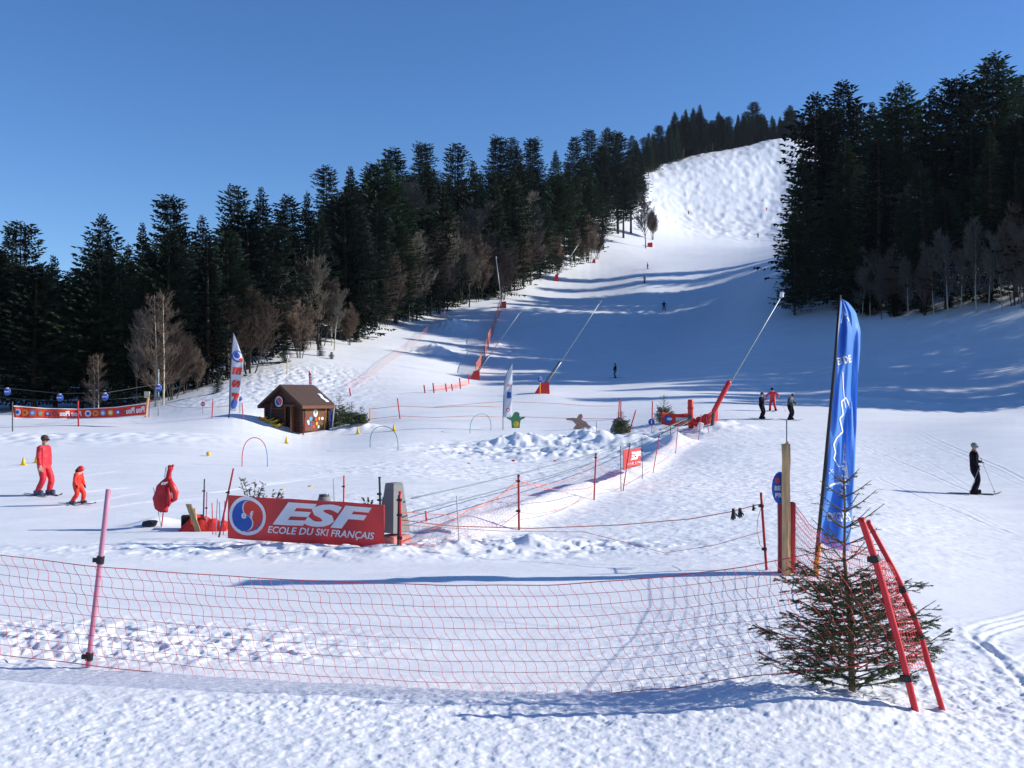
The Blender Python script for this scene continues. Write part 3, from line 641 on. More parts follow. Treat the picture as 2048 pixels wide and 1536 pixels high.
def cutgrid(m, step):
    bm = bmesh.new(); vs = [bm.verts.new(p) for p in m.v]
    for f in m.f:
        try: bm.faces.new([vs[i] for i in f])
        except ValueError: pass
    for ax in (0, 2):
        lo = min(p[ax] for p in m.v); hi = max(p[ax] for p in m.v); x = lo + step
        while x < hi:
            n = [0, 0, 0]; n[ax] = 1; c = [0, 0, 0]; c[ax] = x
            bmesh.ops.bisect_plane(bm, geom=bm.verts[:] + bm.edges[:] + bm.faces[:], plane_co=c, plane_no=n); x += step
    bm.verts.index_update(); r = MB(); r.v = [tuple(v.co) for v in bm.verts]; r.f = [tuple(v.index for v in f.verts) for f in bm.faces]; r.m = [0] * len(r.f); bm.free(); return r
def lay(m, fn, ox, oz, off=.006, step=None, rot=0.0):
    """lay flat lettering on a surface fn(x, z) -> (point, normal towards the viewer)"""
    if step: m = cutgrid(m, step)
    r = MB(); c, s = math.cos(rot), math.sin(rot); vs = []
    for x, y, z in m.v:
        p, n = fn(ox + x * c - z * s, oz + x * s + z * c); vs.append(tuple(p + n * (off - y)))
    r.v = vs; r.f = m.f; r.m = m.m; return r
def plane_fn(O, Rv, Uv, bulge=None):
    O = Vector(O); Rv = Vector(Rv).normalized(); Uv = Vector(Uv).normalized(); N = Rv.cross(Uv).normalized()
    if N.y > 0: N = -N
    return lambda x, z: (O + Rv * x + Uv * z + (N * bulge(x, z) if bulge else Vector()), N)
def disc_mb(r, n=28, a0=0, th=.003, sx=1.0):
    m = MB(); pts = [(r * sx * math.cos(a0 + 2 * math.pi * k / n), -th / 2, r * math.sin(a0 + 2 * math.pi * k / n)) for k in range(n)]
    return m.prism(pts, (0, 0, 0), (0, th, 0))
def poly_mb(pts, th=.003):
    return MB().prism([(x, -th / 2, z) for x, z in pts], (0, 0, 0), (0, th, 0))
def logo(parent, fn, cx, cz, r, off=.008, letters=True, ring=False, step=None, extra=None):
    def half(sgn, k=.80, gap=.035):
        pts = []; n = 14
        for i in range(n + 1): a = math.pi / 2 + math.pi * i / n; pts.append((k * math.cos(a), k * math.sin(a)))
        for i in range(1, n): a = -math.pi / 2 + math.pi * i / n; pts.append((k / 2 * math.cos(a), -k / 2 + k / 2 * math.sin(a)))
        for i in range(n): a = -math.pi / 2 - math.pi * i / n; pts.append((k / 2 * math.cos(a) + .0, k / 2 + k / 2 * math.sin(a)))
        c, s = math.cos(-.3), math.sin(-.3)
        return [(r * sgn * (x * c - y * s) - sgn * gap * r, r * sgn * (x * s + y * c)) for x, y in pts]
    part(lay(disc_mb(r), fn, cx, cz, off, step), 'emblem_disc', M_white, parent)
    part(lay(poly_mb(half(1)), fn, cx, cz, off + .004, step), 'emblem_swirl', M_blueprint, parent, label='blue half of the round swirl emblem')
    part(lay(poly_mb(half(-1)), fn, cx, cz, off + .004, step), 'emblem_swirl', M_redprint, parent, label='red half of the round swirl emblem')
    if letters:
        for ch, dx in (('e', -.33), ('f', .12)):
            t = text_mb(ch, h_=r * (.30 if ch == 'e' else .42), bold=.03); part(lay(t, fn, cx + dx * r, cz - .16 * r, off + .008, step), 'emblem_letter', M_white, parent)
    if ring:
        m = MB(); s = 'Ecole du ski français'
        for i, ch in enumerate(s):
            if ch == ' ': continue
            a = R(205 + 130 * i / (len(s) - 1)); t = text_mb(ch, h_=r * .11, bold=.02); ca, sa = math.cos(a), math.sin(a); rr = r * .84
            q = lay(t, fn, cx + rr * ca + sa * r * .0, cz + rr * sa, off + .006, None, rot=a + math.pi / 2); m.add(q.v, q.f)
        part(m, 'emblem_lettering', M_blueprint, parent)
# ------------------------------------------------------------------ poles
def pole(px, py, tx, ty, rad, m, label, cat='pole', group=None, clips=(), clip_m=None, dY=0.0, name='fence_pole', sink=.12, cap=None, Y=None, bend=0, cw=1.0):
    b = hit(px, py) if Y is None else W(px, py, Y); t = W(tx, ty, b.y + dY); d = t - b
    o = thing(name, label, cat, b, 0, group); mb = MB(); n = 6
    P = [d * (i / n) + Vector((bend * math.sin(math.pi * i / n), 0, 0)) for i in range(n + 1)]; P[0] = -d.normalized() * sink
    mb.tube(P, rad, 10); part(mb, 'shaft', m, o, True)
    if cap: part(MB().tube([d * .985, d * 1.015], rad * 1.25, 10), 'cap', cap, o)
    for c in clips:
        k = (py - c) / (py - ty); q = d * k + Vector((bend * math.sin(math.pi * k), 0, 0)); m2 = MB(); u = d.normalized()
        m2.tube([q - u * rad * 1.1 * cw, q + u * rad * 1.1 * cw], rad * 1.5, 10); m2.box(q + Vector((-rad * 1.9, -rad * .3, 0)), (rad * 1.5, rad * 1.4, rad * 1.6)); part(m2, 'clip', clip_m or M_black, o)
    return o, b, t
# ------------------------------------------------------------------ nets
def tri_tube(mb, P, r):
    mb.tube(P, r, 3, cap=False)
def net(label, top, bot, nx, ny, r, m, group=None, zig=.25, lean=0.0, rope=1.8, seed=1, sag=0.0, name='safety_net', cat='net'):
    """top and bottom edges as world points; a lattice of cords between them"""
    g = random.Random(seed)
    def along(P, u):
        u = max(0, min(1, u)) * (len(P) - 1); i = min(int(u), len(P) - 2); return P[i].lerp(P[i + 1], u - i)
    L = sum((a - b).length for a, b in zip(top[1:], top[:-1])); cell = 1 / nx
    base = Vector(bot[0]); o = thing(name, label, cat, base, 0, group)
    ph = [[g.uniform(-1, 1) for _ in range(ny + 1)] for _ in range(nx + 1)]
    def pt(i, j):
        v = j / ny; u = i * cell + cell * (zig * (.5 if j % 2 else -.5) + .12 * ph[i][j]) + lean * v
        a = along(top, u); b = along(bot, u); p = a.lerp(b, v); p.z -= sag * math.sin(math.pi * u) * (1 - v); p.y += .012 * math.sin(i * .7 + j * 1.3)
        return p - base
    mb = MB()
    for j in range(1, ny): tri_tube(mb, [pt(i, j) for i in range(nx + 1)], r)
    for i in range(nx + 1):
        P = []
        for j in range(ny + 1):
            P.append(pt(i, j))
            if j < ny: q = (pt(i, j) + pt(i, j + 1)) / 2; q.x += (.12 if j % 2 else -.12) * cell * L; P.append(q)
        tri_tube(mb, P, r)
    part(mb, 'netting', m, o)
    for j in (0, ny): part(MB().tube([pt(i, j) for i in range(nx + 1)], r * rope, 5), 'edge_rope', m, o)
    return o
def rope(P, rad, m, label, cat='rope', sag=0.0, group=None, name='rope', n=14):
    P = [Vector(p) for p in P]; o = P[0].copy(); Q = []
    for a, b in zip(P[:-1], P[1:]):
        for i in range(n): t = i / n; q = a.lerp(b, t); q.z -= sag * 4 * t * (1 - t); Q.append(q - o)
    Q.append(P[-1] - o); return single(MB().tube(Q, rad, 5), name, m, label, cat, o, group, True)
def px_m(Y): return Y / F
# ================================================================== FOREGROUND
pole(176, 1335, 217, 979, .028, M_pink, 'faded pink leaning net pole with two black clips near the left edge', clips=(1120, 1313), cw=1.3)
def YN(px): return float(np.interp(px, [-160, 195, 900, 1300, 1820], [11.3, 10.55, 9.95, 9.75, 9.3]))
tp = [(-160,1090),(0,1110),(195,1134),(420,1150),(640,1163),(900,1171),(1120,1170),(1350,1152),(1500,1132),(1600,1112),(1735,1078)]
def NT(px): return W(px, float(np.interp(px, [a for a, b in tp], [b for a, b in tp])), YN(px))
bp = [(-160,1292),(0,1309),(175,1330),(420,1358),(650,1374),(900,1388),(1200,1388),(1350,1376),(1500,1352),(1650,1338),(1812,1326)]
def NB(px): return W(px, float(np.interp(px, [a for a, b in bp], [b for a, b in bp])), YN(px))
ts = np.linspace(-160, 1738, 40); bs = np.linspace(-160, 1812, 40)
net('long red square-meshed net stretched across the whole foreground from left edge to leaning poles', [NT(t) for t in ts], [NB(t) for t in bs], 92, 10, .0028, M_rnet, zig=.15, rope=1.7, lean=.028)
# leaning pair of red poles
def curved_pole(pts, Y0, Y1, rad, label, clips):
    P = [W(x, y, Y0 + (Y1 - Y0) * i / (len(pts) - 1)) for i, (x, y) in enumerate(pts)]; b = P[0].copy()
    Q = []
    for i in range(len(P) - 1):
        p0 = P[max(i - 1, 0)]; p1 = P[i]; p2 = P[i + 1]; p3 = P[min(i + 2, len(P) - 1)]
        for k in range(6):
            t = k / 6; Q.append(.5 * ((2 * p1) + (p2 - p0) * t + (2 * p0 - 5 * p1 + 4 * p2 - p3) * t * t + (3 * p1 - p0 - 3 * p2 + p3) * t ** 3))
    Q.append(P[-1]); Q = [q - b for q in Q]; Q.insert(0, Q[0] - (Q[1] - Q[0]).normalized() * .12)
    o = thing('leaning_pole', label, 'pole', b, 0, 'leaning pair of red poles'); part(MB().tube(Q, rad, 12), 'shaft', M_red, o, True)
    for c in clips:
        i = int(c * (len(Q) - 2)); u = (Q[i + 1] - Q[i]).normalized(); m = MB().tube([Q[i] - u * .03, Q[i] + u * .03], rad * 1.5, 10); m.box(Q[i] + Vector((-.05, -.02, 0)), (.05, .035, .05)); part(m, 'clip', M_black, o)
    return P
fpole = [(1830,1418),(1806,1320),(1780,1225),(1755,1135),(1722,1036)]; bpole = [(1880,1403),(1858,1330),(1836,1255),(1800,1165),(1768,1103),(1735,1042)]
PF = curved_pole(fpole, 9.25, 9.35, .032, 'thick red pole leaning left in front of the small spruce, nearest the camera', (.22, .84))
PB = curved_pole(bpole, 9.42, 9.7, .027, 'bowed red pole directly behind the nearest leaning pole, right of the small spruce', (.62,))
def lerpP(P, u): u = u * (len(P) - 1); i = min(int(u), len(P) - 2); return P[i].lerp(P[i + 1], u - i)
net('narrow red net strung between the two leaning red poles', [lerpP(PF, .8 - .6 * k / 12) for k in range(13)], [lerpP(PB, .72 - .52 * k / 12) + Vector((0, 0, .04 * math.sin(k))) for k in range(13)], 22, 9, .003, M_rnet, zig=.2, rope=1.5)
# net running back to the wooden post
pw = hit(1573, 1150)
net('pinkish red net running from the red mat forward to the bowed red pole', [W(1592,1012,pw.y),W(1620,1050,14.2),W(1660,1078,12.4),W(1710,1092,10.9),W(1768,1103,9.65)], [W(1592,1148,pw.y),W(1630,1175,14.2),W(1700,1215,12.4),W(1790,1280,10.9),W(1858,1330,9.5)], 46, 12, .0026, M_rnet, zig=.2)
# wooden post with stake
o = thing('wooden_post', 'rough round wooden post with a thin stake on top beside the blue flag', 'post', pw); h = top_z(1573, 888, pw.y) - pw.z; r = 8.6 * px_m(pw.y)
mb = MB(); g = random.Random(3); mb.tube([(g.uniform(-.006, .006), 0, h * k / 8 - (.15 if k == 0 else 0)) for k in range(9)], [r * g.uniform(.94, 1.05) for _ in range(9)], 12); part(mb, 'log', M_wood, o, True)
part(MB().tube([(.01, 0, h - .05), (.012, 0, h + 48 * px_m(pw.y))], .010, 6), 'stake', M_concrete, o)
mb = MB()
for k in range(5): mb.box((g.uniform(-.6, .6) * r, -r * .6, h - .03 + .012 * k), (.02, .02, .05), (g.uniform(-.2, .2), g.uniform(-.2, .2), 0))
part(mb, 'splinters', M_wood, o)
# red mat, sign
pm = pw + Vector((.065, .22, 0)); mb = MB(); hm = top_z(1573, 1004, pm.y) - pm.z
o = thing('crash_mat', 'tall red padded crash mat wrapped behind the wooden post', 'mat', pm)
for x in (-.075, .075): mb.tube([(x, 0, -.05), (x, 0, .02), (x, 0, hm * .5), (x, 0, hm - .03), (x, 0, hm)], [.06, .075, .07, .074, .05], 14)
part(mb, 'padding', M_rpad, o, True)
mb = MB()
for z in (.25, .6, .85): mb.tube([(-.15, -.02, hm * z), (-.06, -.08, hm * z), (.06, -.08, hm * z), (.15, -.02, hm * z)], .007, 5)
part(mb, 'strap', M_red2, o)
ps = Vector((W(1560, 975, pw.y + .15).x, pw.y + .15, pw.z)); zc = top_z(1560, 976, ps.y) - ps.z; o = thing('oval_sign', 'blue oval sign half hidden behind the wooden post above the red mat', 'sign', ps)
part(MB().ball((0, 0, zc), .27, 20, 12, (.50, .14, .98)), 'bulb', M_blue, o, True); part(MB().tube([(0, .03, -.1), (0, .03, zc)], .02, 8), 'stem', M_dgrey, o)
fn = plane_fn((-.09, -.045, zc), (1, 0, 0), (0, 0, 1))
part(lay(poly_mb([(0, .09), (.07, .09), (.07, .17), (0, .17)]), fn, 0, 0), 'red_patch', M_redprint, o); part(lay(text_mb('BE', h_=.075, bold=.03), fn, -.012, -.035), 'lettering', M_white, o); part(lay(text_mb('PR', h_=.075, bold=.03), fn, .0, -.15), 'lettering', M_white, o)
# red pole with clips, rope and gloves
o, bq, tq = pole(1533, 1140, 1522, 985, .022, M_red2, 'straight red net pole with two black clips just left of the wooden post', clips=(1012, 1098))
pA = hit(802, 1090); rA = W(802, 1040, pA.y)
rp = [rA, W(900, 1052, pA.y), W(1060, 1057, pA.y - .3), W(1240, 1050, pA.y - .8), W(1380, 1038, pA.y - 1.4), W(1460, 1024, bq.y + .5), W(1522, 1008, bq.y)]
rope(rp, .009, M_onet, 'orange cord sagging from the black-capped pole across to the glove pole', n=3)
rope([W(800, 1050, pA.y), W(1000, 1062, pA.y - .2), W(1170, 1064, pA.y - .8), W(1330, 1106, pA.y - 1.4), W(1430, 1090, bq.y + .5), W(1528, 1062, bq.y)], .005, M_onet, 'thin lower orange cord drooping between the glove pole and the banner end', n=3)
rope([W(1524, 1010, bq.y), W(1516, 1035, bq.y - .02), W(1514, 1060, bq.y - .03), W(1520, 1090, bq.y - .02), W(1530, 1100, bq.y)], .005, M_onet, 'short slack orange cord hanging beside the glove pole', n=3)
def glove(px, py, hpx, label, rz):
    Y = float(np.interp(px, [1380, 1460, 1522], [pA.y - 1.4, bq.y + .5, bq.y])); p = W(px, py, Y); s = hpx * px_m(Y) / .24; mb = MB()
    mb.tube([(0, 0, 0), (0, 0, -.05 * s), (0, 0, -.10 * s)], [.035 * s, .038 * s, .045 * s], 10, flat=.6); mb.ball((0, 0, -.13 * s), .052 * s, 10, 8, (1, .5, .9))
    for k, (dx, L) in enumerate(((-.036, .075), (-.012, .09), (.012, .085), (.036, .065))): mb.tube([(dx * s, 0, -.14 * s), (dx * 1.15 * s, .01 * s, -.14 * s - L * s * .6), (dx * 1.2 * s, .02 * s, -.14 * s - L * s)], [.014 * s, .013 * s, .009 * s], 7)
    mb.tube([(.045 * s, 0, -.10 * s), (.075 * s, 0, -.13 * s), (.078 * s, 0, -.16 * s)], [.016 * s, .015 * s, .01 * s], 7)
    single(mb, 'glove', M_black, label, 'glove', p, 'black gloves drying on the cord', True, rz)
glove(1467, 1017, 25, 'black glove pegged on the cord, the leftmost and largest of three', .3); glove(1480, 1016, 22, 'black glove in the middle of the three on the cord', -.5); glove(1507, 1009, 14, 'small black glove on the cord nearest the glove pole', .2)
# ------------------------------------------------------------------ blue flag
pb = hit(1631, 1152); YB = pb.y
Lx = [(598,1680),(720,1669),(860,1656),(980,1645),(1078,1632)]; Rx = [(598,1684),(606,1698),(625,1712),(660,1721),(700,1720),(780,1714),(850,1713),(950,1709),(1060,1702),(1104,1696)]
def blue_fn(x, z):      # x 0..1 across, z 0..1 downwards
    yl = 598 + (1078 - 598) * z; yr = 598 + (1102 - 598) * z; xl = np.interp(yl, [a for a, b in Lx], [b for a, b in Lx]); xr = np.interp(yr, [a for a, b in Rx], [b for a, b in Rx])
    fold = .10 * math.sin(x * 7.5 + z * 6) + .05 * math.sin(x * 15 - z * 14) + .10 * math.sin(z * 17 + x * 2) * x + .03 * math.sin(x * 24 + z * 9)
    p = W(xl + (xr - xl) * x, yl + (yr - yl) * x + 6 * math.sin(x * 3.14) * (z > .93), YB + .02 + (fold + .42 * x) * min(1, x * 4) * .85)
    return p - pb
o = thing('flag', 'tall blue feather flag with white lettering beside the wooden post', 'flag', pb)
part(MB().sheet(blue_fn, 26, 70, .004), 'flag_cloth', M_bcloth, o, True)
bpo = [W(1633, 1110, YB) - pb, W(1646, 980, YB) - pb, W(1657, 860, YB) - pb, W(1670, 720, YB) - pb, W(1680, 590, YB) - pb]
part(MB().tube(bpo, [.032, .03, .028, .025, .022], 10), 'pole', M_black, o, True)
part(MB().tube([Vector((-.01, 0, -.1)), W(1634, 1120, YB) - pb, W(1640, 1085, YB) - pb], [.05, .045, .036], 12), 'ground_sleeve', M_orange, o, True)
def bfn2(x, z):
    e = .01; p = blue_fn(x, z); a = blue_fn(x + e, z) - p; b = blue_fn(x, z + e) - p; n = a.cross(b); n = n.normalized() if n.length > 1e-9 else Vector((0, -1, 0))
    if n.y > 0: n = -n
    return p, n
def flag_text(s, x, z, w_, h_, rot=0, shear=0, bold=.02):
    t = text_mb(s, w_=w_, h_=h_, shear=shear, bold=bold, th=.0005); cz, sz = math.cos(rot), math.sin(rot); t = cutgrid(t, .05)
    r = MB(); r.v = []
    for a, b, c in t.v:
        # unit-square coordinates: metres are 0.55 across, 4.1 down
        X = x + (a * cz - c * sz) / .55; Z = z - (a * sz + c * cz) / 4.1; p, n = bfn2(min(max(X, .01), .99), Z); r.v.append(tuple(p + n * (.012 - b)))
    r.f = t.f; r.m = t.m; part(r, 'lettering', M_white, o)
flag_text('ES DE', .14, .275, .30, .13, rot=.28, bold=.04); flag_text('OSGES', .25, .915, .42, .15, rot=.30, bold=.04); flag_text('VALLEES', .72, .80, .9, .09, rot=1.57)
def strip(pts, wd, name='white_line'):
    r = MB()
    for (x0, z0), (x1, z1) in zip(pts[:-1], pts[1:]):
        n = max(1, int(math.hypot((x1 - x0) * .55, (z1 - z0) * 4.1) / .05)); row = []
        dx = (x1 - x0) * .55; dz = (z1 - z0) * 4.1; l = math.hypot(dx, dz); nx_, nz_ = -dz / l * wd, dx / l * wd
        for i in range(n + 1):
            t = i / n; x = x0 + (x1 - x0) * t; z = z0 + (z1 - z0) * t
            for s in (-1, 1): p, nn = bfn2(min(max(x + s * nx_ / .55, .01), .99), z + s * nz_ / 4.1); row.append(p + nn * .012)
        r.add(row, [(2 * i, 2 * i + 1, 2 * i + 3, 2 * i + 2) for i in range(n)])
    part(r, name, M_white, o)
strip([(.75, .44), (.55, .40), (.38, .42), (.48, .47), (.36, .49), (.50, .54), (.30, .57), (.22, .60), (.30, .63), (.26, .655), (.45, .68), (.62, .675), (.70, .70), (.85, .745)], .013)
strip([(.12, .78), (.30, .76), (.55, .745), (.85, .742)], .016); strip([(.35, .30), (.42, .36), (.55, .44)], .010); strip([(.62, .47), (.68, .55), (.7, .66), (.8, .73)], .008); strip([(.12, .10), (.25, .03), (.5, .09)], .012)
for a in (0, 1.05, 2.1): strip([(.2 - .09 * math.cos(a), .71 - .012 * math.sin(a)), (.2 + .09 * math.cos(a), .71 + .012 * math.sin(a))], .005, 'snowflake')
# ------------------------------------------------------------------ small spruce, close to the camera
M_ndl = mat('spruce_needles_near', (.085, .11, .045), .6, .45, 7, spec=.3, trans=.25); M_stem = mat('spruce_stem', (.13, .085, .05), .85, .25, 12)
def near_spruce(p, Ht, Rm, label, seed=3, lean=(0, 0), dens=1.0, name='small_spruce', base=.02, nl=.020, cat='small spruce', up=.3, group=None):
    g = random.Random(seed); st = MB(); nd = MB(); V = Vector
    def needles(a, b, n, L):
        d = (b - a); dn = d.normalized(); x = dn.cross(V((0, 0, 1)));
        if x.length < .01: x = V((1, 0, 0))
        x.normalize(); y = dn.cross(x)
        for i in range(n):
            t = g.random(); q = a + d * t; an = g.uniform(-.5, 3.64); o_ = (x * math.cos(an) + y * math.sin(an)) * .9 + dn * .75; o_.normalize(); s = dn.cross(o_).normalized() * L * .10
            nd.add([q - s, q + s, q + o_ * L * g.uniform(.7, 1.1)], [(0, 1, 2)])
    ax = lambda z: V((lean[0] * z / Ht + .02 * math.sin(z * 4), lean[1] * z / Ht, z))
    st.tube([ax(-.15), ax(Ht * .3), ax(Ht * .6), ax(Ht * .85), ax(Ht)], [.034 * Ht / 2, .026 * Ht / 2, .016 * Ht / 2, .008 * Ht / 2, .004], 8)
    needles(ax(Ht * .72), ax(Ht), int(160 * dens), nl)
    z = Ht * base; 
    while z < Ht * .95:
        t = z / Ht; r = Rm * (1 - t) ** .8 * 1.05 + .10
        nb = g.randint(5, 7) if t < .5 else g.randint(3, 4)
        a0 = g.uniform(0, 6.28)
        for k in range(nb):
            a = a0 + 6.283 * k / nb + g.uniform(-.3, .3); L = r * g.uniform(.6, 1.1); out = V((math.cos(a), math.sin(a), 0)); sl = (up if t < .6 else up + .5 * (t - .3)) + g.uniform(-.1, .15)
            P = [ax(z) + out * L * u + V((0, 0, L * (sl * u + (.22 * u * u - .16 * u)))) for u in (0, .25, .5, .75, 1)]
            st.tube(P, [.009, .007, .005, .004, .002], 4, cap=False)
            full = 1.0 if t < .55 else .6
            needles(P[2], P[4], int(70 * L / .6 * full * dens), nl); needles(P[1], P[2], int(20 * L / .6 * dens), nl)
            ns = int((10 if t < .55 else 5) * (L / .7) + 2)
            for q in range(ns):
                u = g.uniform(.18, .95) * 4; i = min(int(u), 3); b = P[i].lerp(P[i + 1], u - i); sg = 1 if q % 2 else -1; side = V((-math.sin(a), math.cos(a), 0)) * sg
                l2 = L * g.uniform(.22, .42) * (1.15 - u / 4 * .6); e = b + (out * .75 + side * .8 + V((0, 0, g.uniform(-.2, .25)))).normalized() * l2
                st.tube([b, e], [.003, .0015], 3, cap=False); needles(b, e, int(46 * l2 / .25 * full * dens + 5), nl)
                for q2 in range(2 if t < .5 else 0):
                    c = b.lerp(e, g.uniform(.3, .8)); e2 = c + (out * .6 + side * g.uniform(-.3, 1.2) + V((0, 0, g.uniform(-.3, .3)))).normalized() * l2 * .45; needles(c, e2, int(24 * dens), nl)
        z += (.07 if t < .5 else .15) * Ht / 2.1 * g.uniform(.8, 1.2)
    o = thing(name, label, cat, p, 0, group); part(nd, 'needles', M_ndl, o); part(st, 'stem', M_stem, o, True); return o
pt_ = W(1706, 1394, 9.72); pt_.z = Hz(pt_.x, pt_.y)
near_spruce(pt_, 2.14, .84, 'small green spruce with dense skirt and sparse top behind the leaning red poles', 8, lean=(-.10, 0), dens=2.1, nl=.024).scale = (1, .45, 1)
# loose snow lumps lying by the net
M_lump = M_snow
# ================================================================== BIG BANNER AND ITS SURROUNDINGS
bl = hit(456, 1072); br = hit(769, 1092); YR = br.y + .15; YL = YR + .35; print('banner', bl, br)
O_ = W(456, 1070, YL); OR_ = W(770, 1091, YR); TL = W(456, 990, YL); Rv = OR_ - O_; BW = Rv.length; BH = TL.z - O_.z
o = thing('banner', 'large red banner with round emblem and white ESF lettering', 'banner', O_)
fn = plane_fn((0, 0, 0), Rv, (0, 0, 1), bulge=lambda x, z: .04 * math.sin(x * 2.3) + .02 * math.sin(x * 6 + z * 5) + .012 * math.sin(z * 9) + .006 * math.sin(x * 13 - z * 8))
part(MB().sheet(lambda u, v: fn(u * BW, (v * 1.08 - .08) * BH)[0], 120, 24, .004), 'banner_cloth', M_ban, o, True)
k = BW / 314.0
logo(o, fn, 41 * k, BH * .52, 38 * k, ring=True, step=.06, off=.014)
t = text_mb('ESF', w_=196 * k, h_=45 * k, shear=.32, bold=.045); part(lay(t, fn, 93 * k, BH * .345, .016, .06), 'lettering', M_white, o, label='large white letters ESF')
t = text_mb('ECOLE DU SKI FRANÇAIS', w_=212 * k, h_=17 * k, shear=.25, bold=.02); part(lay(t, fn, 82 * k, BH * .09, .016, .06), 'lettering', M_white, o, label='small white line ECOLE DU SKI FRANÇAIS')
part(MB().tube([fn(0, -.03)[0] + Vector((0, .02, 0)), fn(0, BH)[0] + Vector((0, .02, 0))], .012, 6), 'edge_batten', M_wood, o)
pole(444, 1045, 467, 937, .018, M_red2, 'red pole leaning right behind the left end of the big banner', clips=(985,), Y=YL + .5, sink=.3)
pole(406, 1062, 409, 958, .016, M_dgrey, 'black pole standing at the left end of the red netting roll', clips=(982,))
pole(412, 1062, 414, 984, .014, M_pink, 'short pink pole right beside the black pole', clips=(1016,))
for i, (x, y, t_, m, l) in enumerate([(425, 1040, 1006, M_red, 'short thin red stake behind the netting roll, leftmost of four'), (433, 1040, 998, M_pink, 'short pinkish stake behind the netting roll, second of four'), (440, 1040, 1004, M_btube, 'short thin blue stake behind the netting roll'), (448, 1040, 1002, M_red, 'short red stake behind the netting roll next to the banner')]):
    pole(x, y, x + (2 if i % 2 else -1), t_, .010, m, l, Y=YL + 1.3 - .1 * i, name='stake', cat='stake', group='short stakes behind the netting roll', sink=.3)
pole(687, 1030, 688, 951, .016, M_red, 'upright red pole rising behind the middle of the big banner', clips=(973,), Y=YR + 2.2, sink=.3)
pole(669, 1025, 667, 958, .010, M_grey, 'thin grey pole rising behind the middle of the big banner', Y=YR + 2.4, sink=.3)
pole(761, 1030, 759, 955, .022, M_green, 'dark green pole with black clamps before the grey machine housing', clips=(988, 1000), Y=YR + .9, sink=.5, cap=M_black)
o2, pq, tq2 = pole(801, 1091, 800, 984, .024, M_red, 'red pole with black upper section at the right end of the big banner', clips=(1000, 1030, 1076), cap=M_red)
part(MB().tube([(-.05, .03, -.05), W(798, 990, pA.y) - pA + Vector((0, .03, 0))], .018, 8), 'black_tube', M_black, o2)
# red netting roll: solid box, near-black to paint in its shaded opening, draped in red net
p0 = hit(350, 1062); mb = MB(); q = lambda x, y, Y: W(x, y, Y) - p0; Y0 = p0.y
o = thing('netting_roll', 'low heap of red netting draped over a crate left of the big banner', 'netting', p0)
def heap(u, v):
    x = 348 + (452 - 348) * u + 14 * (1 - u) * v * 1.5; zt = .44 * min(1, (u * 4.2)) ** .8 * (1 - .12 * u)
    p = q(x, 1062 + 16 * u, Y0 - .1); a = v * math.pi * .95
    return Vector((p.x, p.y + .5 * (1 - math.cos(a)) * .5, p.z - .06 + zt * math.sin(min(a, math.pi)) * 1.0 + .02 * math.sin(u * 30) * math.sin(a) + .015 * math.sin(v * 20)))
part(MB().sheet(heap, 40, 16, .015), 'net_cover', mat('dense_red_netting', (.62, .03, .02), .7, .35, 30, bump=.8), o, True)
part(MB().box(q(385, 1047, Y0 + .35), (.45, .3, .36), (0, 0, .2)), 'crate', M_dark, o)
for i, (x0, x1, y1, m, l) in enumerate([(398, 377, 1008, M_plank, 'short thick wooden plank leaning left on the netting heap'), (394, 388, 1016, M_wood, 'narrow pale plank leaning on the netting heap')]):
    b = q(x0, 1066, Y0 - .12) + p0; b.z = Hz(b.x, b.y) - .04; t = W(x1, y1, Y0 - .02); d = t - b; mm = MB(); s = Vector((1, .1, 0)) * (.055 if i == 0 else .03); n = Vector((0, .022, .0))
    mm.add([-s - n, s - n, s + n, -s + n, d - s - n, d + s - n + Vector((0, 0, -.02)), d + s + n, d - s + n], [(0, 3, 2, 1), (4, 5, 6, 7), (0, 1, 5, 4), (1, 2, 6, 5), (2, 3, 7, 6), (3, 0, 4, 7)]); single(mm, 'plank', m, l, 'plank', b)
# orange net scrap and snow under banner
b = hit(660, 1083); mb = MB(); g = random.Random(4)
for k_ in range(46):
    x = g.uniform(-.3, .35); mb.tube([(x, g.uniform(-.05, .05), .02 + g.uniform(0, .05)), (x + g.uniform(-.1, .1), g.uniform(-.08, .08), .03 + g.uniform(0, .05)), (x + g.uniform(-.15, .15), g.uniform(-.05, .05), .01)], .008, 4)
single(mb, 'net_scrap', M_onet, 'crumpled orange net scrap lying under the big banner', 'net', b)
# grey machine housing
ph = W(788, 1052, YR + 1.25); ph.z = Hz(ph.x, ph.y); s_ = px_m(ph.y); hh = top_z(795, 968, ph.y) - ph.z
o = thing('machine_housing', 'light grey tapered machine housing at the lower end of the rope tow', 'tow housing', ph, -.62)
part(MB().box((0, 0, hh / 2 + .1), (.42, .50, hh - .2), taper=.55), 'cover', M_concrete, o); part(MB().box((0, 0, hh + .0), (.24, .285, .05), bev=.015), 'cover_cap', M_concrete, o); part(MB().box((0, 0, .0), (.46, .54, .26), bev=.02), 'base', mat('faded_red_base', (.55, .2, .17), .7), o)
part(MB().box((-.19, 0, hh * .5), (.02, .36, hh * .55), (0, .16, 0)), 'painted_shade_side', M_dgrey, o)  # dark sheet on one face paints in the housing's shaded side
pj = W(648, 1010, YR + 1.9); pj.z = Hz(pj.x, pj.y); o = thing('barrel', 'pale round barrel top showing above the big banner', 'barrel', pj); hb = top_z(648, 990, pj.y) - pj.z
mb = MB(); mb.tube([(0, 0, -.1), (0, 0, hb * .5), (0, 0, hb * .88), (0, 0, hb)], [.13, .14, .135, .10], 18); part(mb, 'drum', M_concrete, o, True); part(MB().tube([(0, 0, hb - .03), (0, 0, hb + .012)], [.112, .105], 18), 'lid_rim', M_dgrey, o); part(MB().box((0, -.02, hb + .02), (.14, .1, .02)), 'lid', M_white, o)
